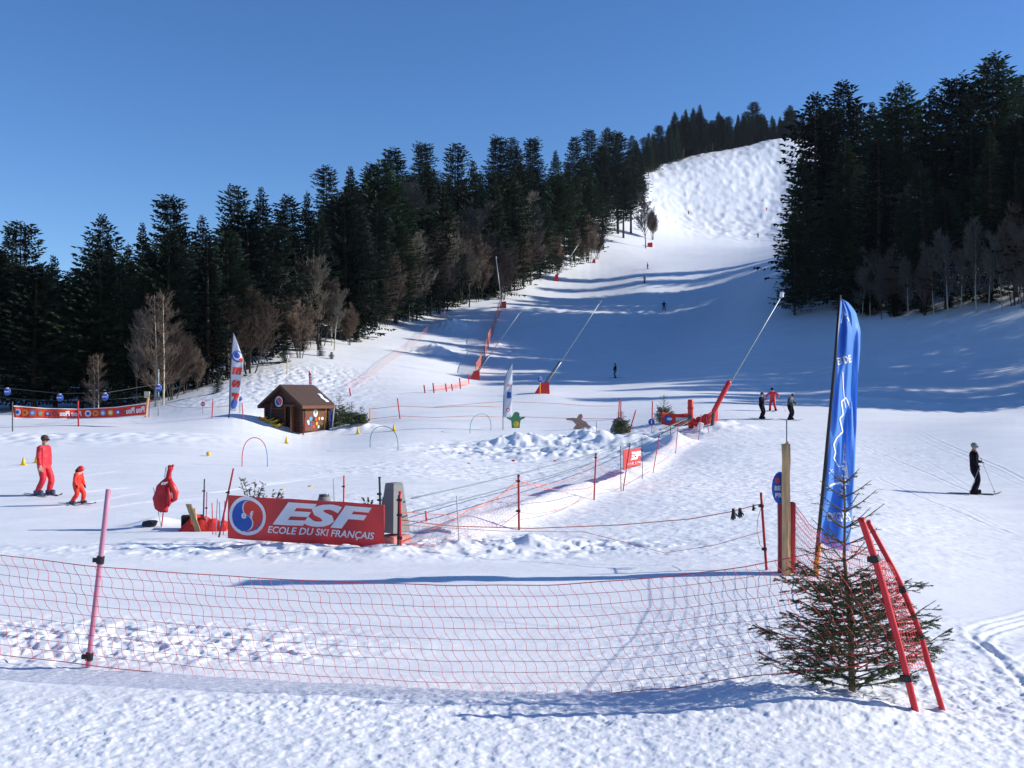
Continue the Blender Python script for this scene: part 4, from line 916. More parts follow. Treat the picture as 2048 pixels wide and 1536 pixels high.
# cut spruce twigs behind the banner
def twigs(px, py, hpx, wpx, label, seed, n=5, dY=.6, up=1.2):
    g = random.Random(seed); Y = YL + dY if px < 760 else hit(px, py).y; p = W(px, py, Y); p.z = Hz(p.x, p.y); Ht = top_z(px, py - hpx, Y) - p.z; wd = wpx * px_m(Y) / 2
    st = MB(); nd = MB()
    for k_ in range(n):
        e = Vector(((k_ / (n - 1) * 2 - 1) * wd * g.uniform(.8, 1), g.uniform(-.15, .15), Ht * g.uniform(.75, 1))); a = Vector((e.x * .3, 0, Ht * .45)); m_ = a.lerp(e, .5) + Vector((0, 0, .08)); st.tube([a, m_, e], [.008, .005, .002], 4)
        for j in range(10):
            u = g.uniform(.35, 1); b = (a.lerp(m_, u * 2) if u < .5 else m_.lerp(e, u * 2 - 1)); f = b + Vector((g.uniform(-.5, .5), g.uniform(-.3, .3), g.uniform(-.1, .5))) * wd * .55; st.tube([b, f], [.003, .001], 3)
            for i in range(34):
                t = g.random(); c = b.lerp(f, t); d = Vector((g.uniform(-1, 1), g.uniform(-1, 1), g.uniform(-.6, 1))).normalized() * .026; s = Vector((.0035, 0, .0035)); nd.add([c - s, c + s, c + d], [(0, 1, 2)])
    o = thing('cut_branches', label, 'branches', p); part(nd, 'needles', M_ndl, o); part(st, 'stem', M_stem, o)
twigs(505, 1000, 50, 60, 'cut spruce branches sticking up behind the left half of the big banner', 5, 6); twigs(545, 1000, 20, 46, 'low spruce sprig peeking over the top edge of the big banner', 6, 5, .5)
twigs(736, 1012, 40, 22, 'thin bare sprig left of the dark green pole', 9, 3, .9)
# jacket on a pole
pj = hit(323, 1054); Yj = pj.y; s_ = px_m(Yj); hp = (1054 - 928) * s_
o2, a_, b_ = pole(323, 1054, 338, 930, .014, M_red, 'slanted red pole on which the red jacket hangs', Y=Yj, sink=.1)
o = thing('jacket', 'red ski jacket with white ESF back print hung on a slanted pole', 'jacket', W(331, 1012, Yj - .05))
rings = []
for v, cx, hw, hd in [(0, 340, 5, .03), (.06, 341, 6, .04), (.14, 338, 5, .04), (.24, 337, 5, .05), (.32, 334, 9, .08), (.42, 330, 14, .10), (.55, 327, 17, .11), (.7, 325, 17, .12), (.82, 324, 17, .12), (.92, 323, 14, .11), (1, 328, 7, .08)]:
    rings.append((v, cx, hw, hd))
mb = MB(); vs = []; n = 16
for v, cx, hw, hd in rings:
    c = W(cx, 932 + v * 92, Yj - .06) - o.location
    for k_ in range(n):
        a = 2 * math.pi * k_ / n; fo = 1 + .12 * math.sin(a * 5 + v * 7) + .12 * math.sin(a * 2 - v * 16) + .05 * math.sin(a * 9 + v * 3); vs.append(c + Vector((hw * s_ * math.cos(a) * fo, hd * math.sin(a) * fo, .01 * math.sin(a * 3))))
mb.add(vs, [(i * n + k_, i * n + (k_ + 1) % n, (i + 1) * n + (k_ + 1) % n, (i + 1) * n + k_) for i in range(len(rings) - 1) for k_ in range(n)] + [tuple(range(n)), tuple(range((len(rings) - 1) * n, len(rings) * n))])
part(mb, 'body', mat('red_jacket_cloth', (.50, .016, .026), .6, .3, 6, bump=.8), o, True)
mb = MB(); q = lambda x, y, dy=-.10: W(x, y, Yj + dy) - o.location
mb.tube([q(338, 958), q(345, 972), q(351, 986), q(350, 998), q(343, 1003)], [.05, .07, .075, .06, .035], 10); part(mb, 'sleeve', M_rpad, o, True)
mb = MB(); mb.tube([q(336, 975, -.14), q(338, 995, -.16), q(336, 1012, -.14)], [.05, .06, .04], 10); part(mb, 'sleeve', M_red2, o, True)
mb = MB(); mb.ball(q(340, 936, -.07), .055, 10, 8, (.9, .8, 1.3)); mb.ball(q(346, 931, -.07), .03, 8, 6); part(mb, 'hood', M_red, o, True)
part(MB().tube([q(332, 934, -.09), q(331, 945, -.1), q(329, 955, -.1)], [.012, .022, .012], 6), 'white_lining', M_white, o)
fnj = plane_fn(q(322, 970, -.185), (1, .25, .12), (0, 0, 1)); part(lay(text_mb('ESF', w_=.15, h_=.055, shear=.3, bold=.04), fnj, 0, 0), 'lettering', M_white, o)
pole(322, 1052, 307, 975, .008, M_grey, 'thin ski pole leaning against the jacket pole', name='ski_pole', cat='ski pole', Y=Yj - .05)
b = hit(300, 1052); mb = MB(); mb.ball((0, 0, .05), .14, 14, 10, (1.1, .8, .6)); mb.ball((.1, -.05, .1), .08, 12, 8, (1.2, .8, .5)); mb.ball((-.12, .02, .04), .07, 10, 8); mb.tube([(.0, -.1, .08), (.05, -.14, .13), (.12, -.12, .08)], .012, 6)
single(mb, 'backpack', mat('black_bag_cloth', (.02, .02, .035), .8, .3, 10), 'crumpled black backpack in the snow left of the jacket pole', 'backpack', b, None, True)
# ================================================================== NET LINE UP THE MIDDLE
LP = [(1038,1060,1037,951,.024,M_red2,'red net pole with black top, the first pole right of the grey housing',(962,1022)),(1188,1000,1192,908,.022,M_red2,'slim red pole halfway along the snow bank, left of the small ESF panel',(915,)),(1246,982,1260,888,.016,M_red2,'leaning red pole crossing in front of the small ESF panel',(893,)),
 (1306,946,1319,870,.016,M_red,'leaning red pole just right of the small ESF panel',(874,)),(1351,907,1357,842,.018,M_red,'red pole second up the bank from the small ESF panel',(850,)),(1397,880,1402,830,.018,M_red,'red pole of the net line just below the tow station',()),(1418,866,1412,832,.018,M_red,'short red pole leaning left beside the tow station base',())]
NP = []
for x, y, tx, ty, r, m, l, c in LP:
    _, b, t = pole(x, y, tx, ty, r, m, l, clips=c, group='red net poles along the snow bank', cap=M_black); NP.append((b, t))
pole(918, 1080, 913, 992, .010, M_grey, 'thin grey stake between the big banner and the first net pole')
pole(853, 1042, 851, 1022, .022, M_red, 'very short red post stub in the snow right of the grey housing', name='post_stub', cat='post')
pole(1242, 983, 1241, 892, .012, M_dgrey, 'thin dark pole holding the left edge of the small ESF panel'); pole(1285, 957, 1284, 876, .012, M_dgrey, 'thin dark pole holding the right edge of the small ESF panel')
pa = hit(1243, 983); pc = hit(1285, 957)
O2 = W(1246, 940, pa.y); R2 = W(1283, 930, pc.y) - O2; H2 = top_z(1246, 900, pa.y) - O2.z; o = thing('banner', 'small red square ESF panel between two dark poles on the snow bank', 'banner', O2); fn = plane_fn((0, 0, 0), R2, (0, 0, 1), bulge=lambda x, z: .03 * math.sin(x * 5)); w2 = R2.length
part(MB().sheet(lambda u, v: fn(u * w2, v * H2)[0], 12, 8, .004), 'banner_cloth', M_ban, o, True)
t = text_mb('ESF', w_=w2 * .62, h_=H2 * .44, shear=.25, bold=.05); part(lay(t, fn, w2 * .32, H2 * .40, .012, .1), 'lettering', M_white, o); t = text_mb('ECOLE DU SKI', w_=w2 * .7, h_=H2 * .11); part(lay(t, fn, w2 * .2, H2 * .16, .012, .1), 'lettering', M_white, o)
mm = MB(); lg = disc_mb(H2 * .30, sx=.55); part(lay(lg, fn, w2 * .14, H2 * .52, .008), 'emblem_disc', M_white, o); part(lay(disc_mb(H2 * .2, sx=.5), fn, w2 * .13, H2 * .5, .012), 'emblem_swirl', M_blueprint, o)
def seg(b, t, k): return b.lerp(t, k)
A = (pA, W(800, 984, pA.y)); P1, P2, P3, P4, P5, P6 = [NP[i] for i in range(6)]
net('fine pink net from the big banner to the first red net pole', [seg(*A, .62), W(900, 1030, pA.y + .4), W(980, 1008, P1[0].y - .4), seg(*P1, .93)], [W(802, 1086, pA.y), W(905, 1096, pA.y + .3), W(975, 1072, P1[0].y - .3), seg(*P1, .32)], 34, 9, .0022, M_onet, rope=3.2, group='pink nets along the bank')
def slack(a, b, k0, k1, drop, n=8):
    p, q = seg(*a, k0), seg(*b, k1); return [p.lerp(q, i / n) + Vector((0, 0, -drop * 4 * (i / n) * (1 - i / n))) for i in range(n + 1)]
net('sagging pink net between the first and second red net poles', slack(P1, P2, .9, .85, .30), slack(P1, P2, .32, .2, .22), 22, 8, .0018, M_onet, rope=3.2, group='pink nets along the bank')
net('sagging pink net between the second red net pole and the small ESF panel', slack(P2, P3, .9, .5, .25), slack(P2, P3, .3, .1, .1), 14, 7, .0018, M_onet, rope=3, group='pink nets along the bank')
net('slack net between the small ESF panel and the next red pole', slack(P3, P4, .6, .6, .25), slack(P3, P4, .1, .1, .0), 12, 6, .0018, M_onet, rope=3, group='pink nets along the bank')
net('slack net between the two upper red bank poles', slack(P4, P5, .8, .7, .35), slack(P4, P5, .2, .1, .1), 12, 6, .002, M_onet, rope=3, group='pink nets along the bank')
net('slack net below the tow station on the net line', slack(P5, P6, .8, .7, .35), slack(P5, P6, .2, .1, .1), 10, 6, .002, M_onet, rope=3, group='pink nets along the bank')
rope(slack(P1, P2, .9, .3, .15), .009, M_onet, 'orange cord slanting from the first net pole down to the second', n=1)
rope([W(852, 1062, pA.y + .5), W(760 + 180, 1018, pA.y + 1.5), seg(*P1, .86)], .008, M_onet, 'orange cord from the post stub up to the first net pole', n=5, sag=.05)
# ================================================================== TOW STATION
ps = hit(1382, 856); Ys = ps.y; s_ = px_m(Ys)
o = thing('tow_station', 'red padded rope tow station with netted base and slanting pale beams', 'tow station', ps)
q = lambda x, y, dy=0: W(x, y, Ys + dy) - ps
mb = MB(); mb.tube([q(1382, 856), q(1382, 850), q(1381, 825), q(1381, 802), q(1381, 799)], [5.4 * s_, 5.8 * s_, 5.5 * s_, 5.8 * s_, 4.5 * s_], 14); part(mb, 'padded_column', M_rpad, o, True)
mb = MB(); mb.tube([q(1381, 818, -.02), q(1381, 814, -.02)], 6.3 * s_, 14); mb.tube([q(1381, 838, -.02), q(1381, 835, -.02)], 6.3 * s_, 14); part(mb, 'strap', M_red2, o)
for a, b in (((1382, 832), (1318, 862)), ((1384, 837), (1322, 868))): part(MB().tube([q(*a, -.3), q(*b, -.9)], .035, 6), 'beam', M_concrete, o)
mb = MB(); mb.ball(q(1384, 842, -.15), .26, 12, 8, (1, .6, .8)); mb.ball(q(1392, 846, -.2), .2, 10, 8); part(mb, 'motor_cover', M_rpad, o, True)
mb = MB(); c = q(1378, 834, -.35); mb.tube([c + Vector((0, -.04, 0)), c + Vector((0, .04, 0))], .16, 16); part(mb, 'pulley', M_dgrey, o)
def skirt(u, v):
    x = 1392 + 44 * u; p = q(x, 852 - 10 * u + 4, -.1 - .4 * math.sin(u * 3.1)); return Vector((p.x, p.y, p.z - .15 + v * (.75 + .2 * u) + .03 * math.sin(u * 20)))
part(MB().sheet(skirt, 20, 6, .02), 'net_skirt', MATS['dense_red_netting'], o, True)
def orng(u, v):
    x = 1323 + 54 * u; p = q(x, 848 + 4 * u, .3); return Vector((p.x, p.y + .08 * math.sin(u * 6), p.z - (.0) + v * .74 - .10 * math.sin(u * 3.1) + .05 * u))
ob = thing('banner', 'orange-red banner with dark emblem strung left of the tow station column', 'banner', ps); part(MB().sheet(orng, 20, 6, .01), 'banner_cloth', M_ban2, ob, True)
e = orng(.25, .5) + Vector((0, -.05, 0)); part(MB().ball(e, .24, 14, 8, (1, .04, 1)), 'emblem', M_blueprint, ob); part(MB().ball(e + Vector((.08, -.02, .02)), .14, 12, 8, (1.2, .04, .6)), 'emblem_swirl', M_white, ob); part(MB().box(orng(.75, .55) + Vector((0, -.04, 0)), (.75, .02, .22)), 'white_field', M_white, ob)
b = hit(1400, 862); mb = MB(); mb.box((0, 0, .25), (.3, .2, .5), (0, .35, .2), bev=.03); single(mb, 'control_box', M_white, 'small white control box beside the tow station', 'box', b)
pole(1303, 868, 1303, 838, .02, M_grey, 'small grey stake of the round blue sign left of the tow station', name='sign_post', cat='sign post')
pq = hit(1303, 868); o = thing('round_sign', 'round blue sign with white mark on a short stake left of the tow station', 'sign', pq); q2 = W(1303, 844, pq.y - .08) - pq
part(MB().tube([q2 + Vector((0, -.02, 0)), q2 + Vector((0, .02, 0))], 6.5 * px_m(pq.y), 20), 'disc', M_blue, o); part(MB().box(q2 + Vector((0, -.03, 0)), (.06, .01, .22)), 'mark', M_white, o)
for x, y, tx, ty, l in [(1304, 855, 1305, 802, 'red pole behind the round blue sign'), (1237, 838, 1239, 797, 'upright red pole with dark top above the grey animal cutout'), (1241, 838, 1242, 800, 'second red pole close beside the dark-topped one'), (1258, 866, 1272, 820, 'red pole leaning right beside the little tree with the grey cutout')]:
    pole(x, y, tx, ty, .04, M_red, l, cap=M_black if 'dark top' in l else None)
pole(1193, 866, 1193, 843, .03, M_grey, 'short grey stake in the snow mound right of the brown cutout', name='stake', cat='stake')
pole(1341, 867, 1341, 852, .03, M_dgrey, 'short dark stake under the tow beams', name='stake', cat='stake')
# rope tow cables down to the housing
hd = ph + Vector((.1, 0, hh * .75))
rope([W(1376, 836, Ys - .35), hd + Vector((.25, 0, 0))], .016, M_rope, 'upper grey tow rope running from the station down to the grey housing', 'tow rope', sag=.3, n=30, name='tow_rope')
rope([W(1380, 842, Ys - .4), hd + Vector((.3, -.15, -.25))], .016, M_rope, 'lower grey tow rope running from the station down to the grey housing', 'tow rope', sag=.35, n=30, name='tow_rope')
# ================================================================== SNOW LANCES
def lance(base, box, a, m_, tip, label, kfat=.085, thin=.045, padded=None):
    b = hit(*base); Y = b.y; s = px_m(Y); o = thing('snow_lance', label, 'snow lance', b, 0, 'snow making lances'); q = lambda x, y, dy=0: W(x, y, Y + dy) - b
    if box:
        x0, x1, y0, y1 = box; w0 = (x1 - x0) * s; mb = MB(); d = w0 * .7
        pts = [q(x0, y1 + 2), q(x0 + (x1 - x0) * .45, y0 + 1), q(x1 - 1, y0), q(x1, y1 + 2)]
        mb.prism([p + Vector((0, -d / 2, 0)) for p in pts], (0, 0, 0), (0, d, 0)); part(mb, 'padded_base', M_rpad, o)
    fat = [q(*a), q(*m_)]
    if a != m_:
        n = (fat[1] - fat[0]).cross(Vector((0, 1, 0))).normalized() * kfat * 2.2
        mb = MB(); mb.tube([fat[0], fat[1]], kfat, 8); part(mb, 'lift_arm', M_grey, o, True)
        mb = MB(); mb.tube([fat[0] + n, fat[1] + n], kfat * .6, 6); mb.tube([fat[1] + n, fat[1]], kfat * .6, 6); part(mb, 'strut', M_dgrey, o)
    part(MB().tube([fat[1], q(*tip)], [thin, thin * .8], 8), 'pipe', M_grey, o, True)
    e = q(*tip); u = (e - fat[1]).normalized(); part(MB().tube([e - u * .1, e + u * .25], thin * 1.8, 8), 'nozzle_head', M_grey, o)
    return o
lance((1083, 786), (1068, 1099, 765, 786), (1092, 768), (1122, 724), (1200, 605), 'large grey snow lance rising from a red padded base right of the white feather flag', .07, .04)
lance((948, 759), (938, 960, 741, 760), (956, 744), (978, 712), (1040, 625), 'grey snow lance with red base at the foot of the orange slope net', .07, .04)
lance((1005, 615), (996, 1013, 603, 617), (1003, 606), (1003, 606), (992, 516), 'snow lance at the forest edge, tilting slightly left', .06, .09)
lance((1111, 562), (1106, 1117, 548, 564), (1116, 550), (1116, 550), (1156, 490), 'snow lance with small red base on the forest edge above the first skiers', .06, .08)
lance((1186, 526), (1182, 1191, 518, 528), (1189, 520), (1189, 520), (1222, 462), 'snow lance with tiny red base further up the forest edge', .06, .09)
b = hit(1300, 494); mb = MB(); mb.box((0, 0, .6), (1.5, 1.2, 1.3), bev=.1, taper=.6); mb.box((.3, -.2, 1.3), (.3, .3, .3)); single(mb, 'padded_gun', M_rpad, 'tiny red padded snow gun at the foot of the mogul slope', 'snow gun', b, 'snow making lances')
o = lance((1424, 850), None, (1427, 824), (1427, 824), (1563, 592), 'long grey snow lance with red padded lower tube beside the tow station', .1, .045)
pl = hit(1424, 850); q = lambda x, y: W(x, y, pl.y) - pl
mb = MB(); mb.tube([q(1426, 826), q(1428, 822), q(1443, 793), q(1458, 765), q(1460, 762)], [.11, .15, .15, .15, .11], 14); part(mb, 'padded_tube', M_rpad, o, True)
mb = MB(); mb.tube([q(1424, 856), q(1427, 826)], .10, 8); part(mb, 'mast', M_dgrey, o); part(MB().tube([q(1563, 594), q(1564, 584)], [.13, .10], 10), 'white_head', M_white, o); part(MB().tube([q(1404, 852), q(1427, 826)], .03, 6), 'guy', M_dgrey, o)
# orange slope nets
def farnet(pts, hpx, m, label, posts=True):
    b = [hit(x, y) for x, y in pts]; o = thing('slope_net', label, 'slope net', b[0], 0, 'orange nets on the open slope'); mb = MB(); vs = []
    for i, p in enumerate(b): h = hpx * px_m(p.y) * (1 + .15 * math.sin(i * 2.1)); vs += [p - b[0] + Vector((0, 0, .05)), p - b[0] + Vector((.15 * math.sin(i * 1.7), 0, h))]
    mb.add(vs, [(2 * i, 2 * i + 2, 2 * i + 3, 2 * i + 1) for i in range(len(b) - 1)]); part(mb, 'netting', m, o)
    mb = MB(); mb.tube([vs[2 * i + 1] for i in range(len(b))], .035 if posts else .012, 4); part(mb, 'edge_rope', M_onet, o)
    if posts:
        for i, p in enumerate(b): part(MB().tube([vs[2 * i] - Vector((0, 0, .2)), vs[2 * i + 1] + Vector((0, 0, .25))], .05, 6), 'post', M_onet, o)
farnet([(952, 752), (960, 738), (970, 715), (978, 693), (985, 672), (990, 655), (997, 636), (1003, 622)], 24, M_farnet, 'orange net climbing the slope between two red snow lance bases')
farnet([(690, 782), (722, 768), (755, 745), (772, 730), (800, 712), (830, 690), (855, 668), (878, 645), (892, 632)], 13, M_farnet2, 'faint orange net running up the smooth snow to the forest corner', False)
farnet([(868, 782), (890, 780), (905, 778), (921, 774), (938, 770)], 9, M_farnet, 'low faded net strung left of the orange net foot', False)
for x, y, t_, l in [(701, 791, 777, 'short dark red post at the lower left of the open slope'), (850, 786, 770, 'thin dark post, first of a row left of the lance base'), (868, 786, 766, 'leaning crossed post in the row left of the lance base'), (893, 783, 767, 'thin dark post in the middle of the row left of the lance base'), (905, 781, 768, 'thin dark post, second last of the row'), (921, 778, 756, 'taller dark post in the row nearest the lance base'), (938, 768, 748, 'dark red post touching the red lance base')]:
    pole(x, y, x - 2, t_, .06, M_red2, l, name='marker_post', cat='post', group='posts left of the lance base')
# distant rope fence across the beginner area
_, f1, f1t = pole(800, 838, 795, 797, .045, M_red, 'bright red pole standing right of the spruce bushes by the hut')
pole(740, 842, 740, 816, .04, M_orange, 'pale orange stake right of the spruce bushes', name='stake', cat='stake')
fc = [(741, 818), (798, 812), (870, 815), (940, 812), (1004, 814)]
rope([W(x, y, 72) for x, y in fc], .018, M_onet, 'thin orange cord fence behind the arches, upper line', n=2)
rope([W(x, y + 20, 72) for x, y in fc], .018, M_onet, 'thin orange cord fence behind the arches, lower line', n=2)
rope([W(x, y, 71) for x, y in [(1030, 833), (1100, 836), (1160, 837), (1230, 838), (1300, 836)]], .018, M_onet, 'thin orange cord behind the animal cutouts', n=2)
rope([W(x, y, 76) for x, y in [(860, 815), (1000, 803), (1090, 806), (1180, 812), (1237, 812)]], .016, M_onet, 'faint orange cord crossing behind the white feather flag', n=2)
# ================================================================== HUT
ph_ = hit(575, 857); Yh = ph_.y + 1.4; s_ = px_m(Yh); yaw = -.56      # local -y = gable front
hc = W(594, 857, Yh); hc.z = Hz(hc.x, hc.y) - .15
o = thing('hut', 'small brown log hut with a shingle gable roof and round emblem', 'hut', hc, yaw)
GW, GL = 3.35, 2.5; eh = 1.98; ap = 3.12; ov = .42
mb = MB()
for k in range(11):      # stacked logs
    z = .09 + k * .18
    for sy in (-1, 1): mb.tube([(-GW / 2 - .15, sy * GL / 2, z), (GW / 2 + .15, sy * GL / 2, z)], .1, 7) if not (sy < 0 and .1 < z < 1.75) else (mb.tube([(-GW / 2 - .15, sy * GL / 2, z), (.22, sy * GL / 2, z)], .1, 7), mb.tube([(.98, sy * GL / 2, z), (GW / 2 + .15, sy * GL / 2, z)], .1, 7))
    for sx in (-1, 1): mb.tube([(sx * GW / 2, -GL / 2 - .15, z + .02), (sx * GW / 2, GL / 2 + .15, z + .02)], .1, 7)
part(mb, 'wall', M_log, o)
for sy in (-1, 1):
    mb = MB(); y = sy * (GL / 2 - .05); mb.prism([(-GW / 2, y, eh), (GW / 2, y, eh), (0, y, ap - .05)], (0, 0, 0), (0, .06, 0)); part(mb, 'gable', M_log, o)
rf = None
for sx in (-1, 1):
    mb = MB(); e = Vector((sx * (GW / 2 + ov), 0, eh - ov * (ap - eh) / (GW / 2) + .05)); a = Vector((0, 0, ap + .05)); L2 = GL / 2 + ov
    P = [Vector((a.x, -L2, a.z)), Vector((e.x, -L2, e.z)), Vector((e.x, L2, e.z)), Vector((a.x, L2, a.z))]; up = Vector((0, 0, .1)); mb.add(P + [p + up for p in P], [(0, 1, 2, 3), (7, 6, 5, 4), (0, 4, 5, 1), (1, 5, 6, 2), (2, 6, 7, 3), (3, 7, 4, 0)])
    rp_ = part(mb, 'roof', M_roof, o)
    mb = MB(); mb.box(((e.x), 0, e.z - .02), (.05, L2 * 2, .2)); part(mb, 'fascia', M_log2, rp_)
    mb = MB(); d = e - a; mb.prism([Vector((a.x, -L2 - .03, a.z - .12)), Vector((e.x, -L2 - .03, e.z - .12)), Vector((e.x, -L2 - .03, e.z + .08)), Vector((a.x, -L2 - .03, a.z + .08))], (0, 0, 0), (0, .03, 0)); part(mb, 'bargeboard', M_log, rp_)
mb = MB(); x = GW / 2 + .12
def patch(u, v):
    xx = .95 + .85 * u; return Vector((xx, .95 + .3 * v + .06 * math.sin(u * 9), ap + .18 - xx * (ap - eh) / (GW / 2) + .03 * math.sin(u * 3.1) * math.sin(v * 3.1)))
part(MB().sheet(patch, 10, 8, .02), 'snow_patch', M_snow, o, True)
part(MB().box((.6, -GL / 2 + .12, .9), (.76, .05, 1.75)), 'door_shade_board', M_dark, o)  # near-black board paints the indoor shade behind the door frame
mb = MB(); y = -GL / 2 - .11
for c, d in (((.2, y, .9), (.09, .06, 1.8)), ((1.0, y, .9), (.09, .06, 1.8)), ((.6, y, 1.8), (.95, .06, .09))): mb.box(c, d)
part(mb, 'door_frame', M_log2, o)
part(MB().box((1.12, y - .22, .9), (.05, .55, 1.7), (0, 0, .3)), 'door', M_log2, o)
fn = plane_fn((-.35, -GL / 2 - .14, 2.1), (1, 0, 0), (0, 0, 1)); logo(o, fn, 0, 0, .36, letters=False)
part(MB().box((-.55, -GL / 2 - .12, 1.62), (1.1, .03, .05)), 'rail', M_log2, o)
# side wall panel with coloured shapes
yy = lambda a: a
fs = plane_fn((GW / 2 + .125, -GL / 2 + .1, .25), (0, 1, 0), (0, 0, 1)); sfn = lambda x, z: (Vector((GW / 2 + .135, -GL / 2 + .15 + x, .1 + z)), Vector((1, 0, 0)))
part(lay(poly_mb([(0, 0), (2.1, 0), (2.1, 1.55), (0, 1.55)]), sfn, 0, 0, .0), 'painted_panel', M_log2, o); g = random.Random(2)
cols = [M_white, M_blueprint, M_redprint, M_yel, M_white, M_cutg, M_white, M_btube, M_black, M_redprint, M_yel, M_white]
for i, c in enumerate(cols):
    x = .3 + .26 * (i % 6) + g.uniform(-.05, .05); z = .25 + .35 * (i // 6) + g.uniform(0, .25); r_ = g.uniform(.07, .17); part(lay(disc_mb(r_, 9, g.uniform(0, 3), sx=g.uniform(.6, 1.2)), sfn, x, z, .008 + i * .004), 'painted_shape', c, o)
part(lay(disc_mb(.26, 12, sx=.8), sfn, 1.0, 1.2, .02), 'painted_shape', M_white, o); part(lay(disc_mb(.12, 12), sfn, 1.0, 1.28, .03), 'painted_shape', M_cutg, o)
hutp = lambda x, y, z=0: hc + Matrix.Rotation(yaw, 3, 'Z') @ Vector((x, y, z))
def leanski(x, y, Ht, m, label, dx=.1):
    b = hutp(x, y); b.z = Hz(b.x, b.y) - .03; mb = MB(); v = Vector((dx, .25, Ht)); mb.tube([Vector((0, 0, 0)), v * .5, v * .93, v * 1.0 + Vector((0, -.05, 0))], [.045, .045, .045, .02], 6, flat=.35); single(mb, 'leaning_ski', m, label, 'ski', b, 'skis leaning on the hut')
leanski(GW / 2 + .35, GL / 2 - .2, 1.75, M_blueprint, 'dark blue ski leaning at the right corner of the hut'); leanski(GW / 2 + .45, GL / 2 - .0, 1.8, M_white, 'white ski leaning at the right corner of the hut'); leanski(GW / 2 + .2, GL / 2 - .55, 1.6, M_orange, 'orange ski leaning on the painted hut wall')
leanski(GW / 2 + .2, -GL / 2 - .1, 1.5, M_red2, 'dark red ski leaning on the hut corner beside the door'); leanski(-1.0, -GL / 2 - .35, 1.3, M_dgrey, 'black ski leaning on the hut front under the emblem')
for i, (x, m, rr, l) in enumerate([(-.9, M_yel, .3, 'yellow plastic sledge lying left of the hut door, topmost'), (-.45, M_yel, .34, 'yellow plastic sledge in the middle before the hut'), (.1, M_yel, .3, 'flat yellow sledge nearest the hut door'), (-1.2, M_orange, .25, 'orange toy sledge heaped at the left end before the hut')]):
    b = hutp(x, -GL / 2 - .55 - .1 * i); b.z = Hz(b.x, b.y); mb = MB(); mb.sheet(lambda u, v: Vector(((u - .5) * 2 * rr * 1.2, (v - .5) * rr * 1.5, .06 + .32 * ((u - .5) ** 2 + (v - .5) ** 2) * 1.6)), 12, 8, .03); mb.box((0, 0, .05), (rr, rr * .5, .09), bev=.02)
    single(mb, 'sledge', m, l, 'sledge', b, 'sledges in front of the hut', True, g.uniform(-.6, .6))
b = hutp(-2.0, -.9); b.z = Hz(b.x, b.y); single(MB().tube([(0, 0, -.1), (0, 0, 1.5)], .12, 8), 'hut_post', M_log, 'short brown corner post at the left end of the hut', 'post', b)
for x, y, t_, wd, l, sd_ in [(678, 852, 785, .95, 'taller spruce bush directly right of the hut', 21), (703, 850, 804, .95, 'lower spruce bush between the hut and the pale stake', 22), (663, 855, 806, .8, 'small spruce bush touching the hut corner', 23), (723, 848, 812, .8, 'small rightmost spruce bush near the hut', 24)]:
    b = hit(x, y); hgt = top_z(x, t_, b.y) - b.z; near_spruce(b, hgt, wd * hgt / 2.3, l, sd_, dens=.22, nl=.07, name='spruce_bush', cat='spruce bush', group='spruce bushes beside the hut')
near_spruce(hit(1243, 868), 1.5, .62, 'small decorated spruce beside the grey animal cutout', 31, dens=.22, nl=.06, name='spruce_bush', cat='spruce bush')
b = hit(1328, 846); near_spruce(b, top_z(1328, 788, b.y) - b.z, .7, 'thin little spruce above the orange-red banner', 32, dens=.22, nl=.06, name='spruce_bush', cat='spruce bush')
# narrow red flag behind the hut
pf = hit(622, 792); o = thing('flag', 'narrow red vertical flag standing behind the hut roof', 'flag', pf); q = lambda x, y, dy=0: W(x, y, pf.y + dy) - pf
part(MB().tube([Vector((0, 0, -.2)), q(619, 742)], .03, 6), 'pole', M_red2, o)
part(MB().sheet(lambda u, v: q(617 + 5.5 * u + 3 * v, 742 + 46 * v + (6 * u), .05 * math.sin(v * 9)), 4, 16, .02), 'flag_cloth', M_red, o)
for i in range(6): part(MB().box(q(621 + i * .45, 752 + i * 5.5, -.06), (.14, .02, .12)), 'white_mark', M_white, o)
# ================================================================== FEATHER FLAGS
def feather(px, py, left, right, m, label):
    b = hit(px, py); o = thing('flag', label, 'flag', b); Y = b.y
    def fn(x, z):
        ya = left[0][0]; yb = left[-1][0]; y = ya + (yb - ya) * z; xl = np.interp(y, [a for a, c in left], [c for a, c in left]); xr = np.interp(y, [a for a, c in right], [c for a, c in right])
        return W(xl + (xr - xl) * x, y, Y + .05 + .12 * math.sin(x * 4 + z * 11) * x) - b
    def fn2(x, z):
        p = fn(x, z); return p, Vector((0, -1, 0))
    part(MB().sheet(fn, 10, 40, .01), 'flag_cloth', m, o, True)
    return o, b, fn2, Y
def on_flag(o, fn2, mb, x, z, sx, sz, rot, m, name='print', off=.03):
    r = MB(); c, s = math.cos(rot), math.sin(rot); r.v = []
    mb = cutgrid(mb, .12)
    for a, b_, cc in mb.v:
        X = x + (a * c - cc * s) / sx; Z = z - (a * s + cc * c) / sz; p, n = fn2(min(max(X, .02), .98), min(max(Z, 0), 1)); r.v.append(tuple(p + n * (off - b_)))
    r.f = mb.f; r.m = mb.m; part(r, name, m, o)
L1 = [(666, 466), (700, 463), (760, 460), (822, 458.5)]; R1 = [(666, 467), (680, 473), (700, 480), (720, 487), (745, 485), (790, 480), (822, 471)]
o, b, f2, Y = feather(457, 836, L1, R1, M_wcloth, 'tall white feather flag with red ESF letters behind the hut\'s left side'); s_ = px_m(Y); hgt = 156 * s_; wdt = 20 * s_
o['label'] = 'tall white feather flag with red ESF letters standing left of the hut'
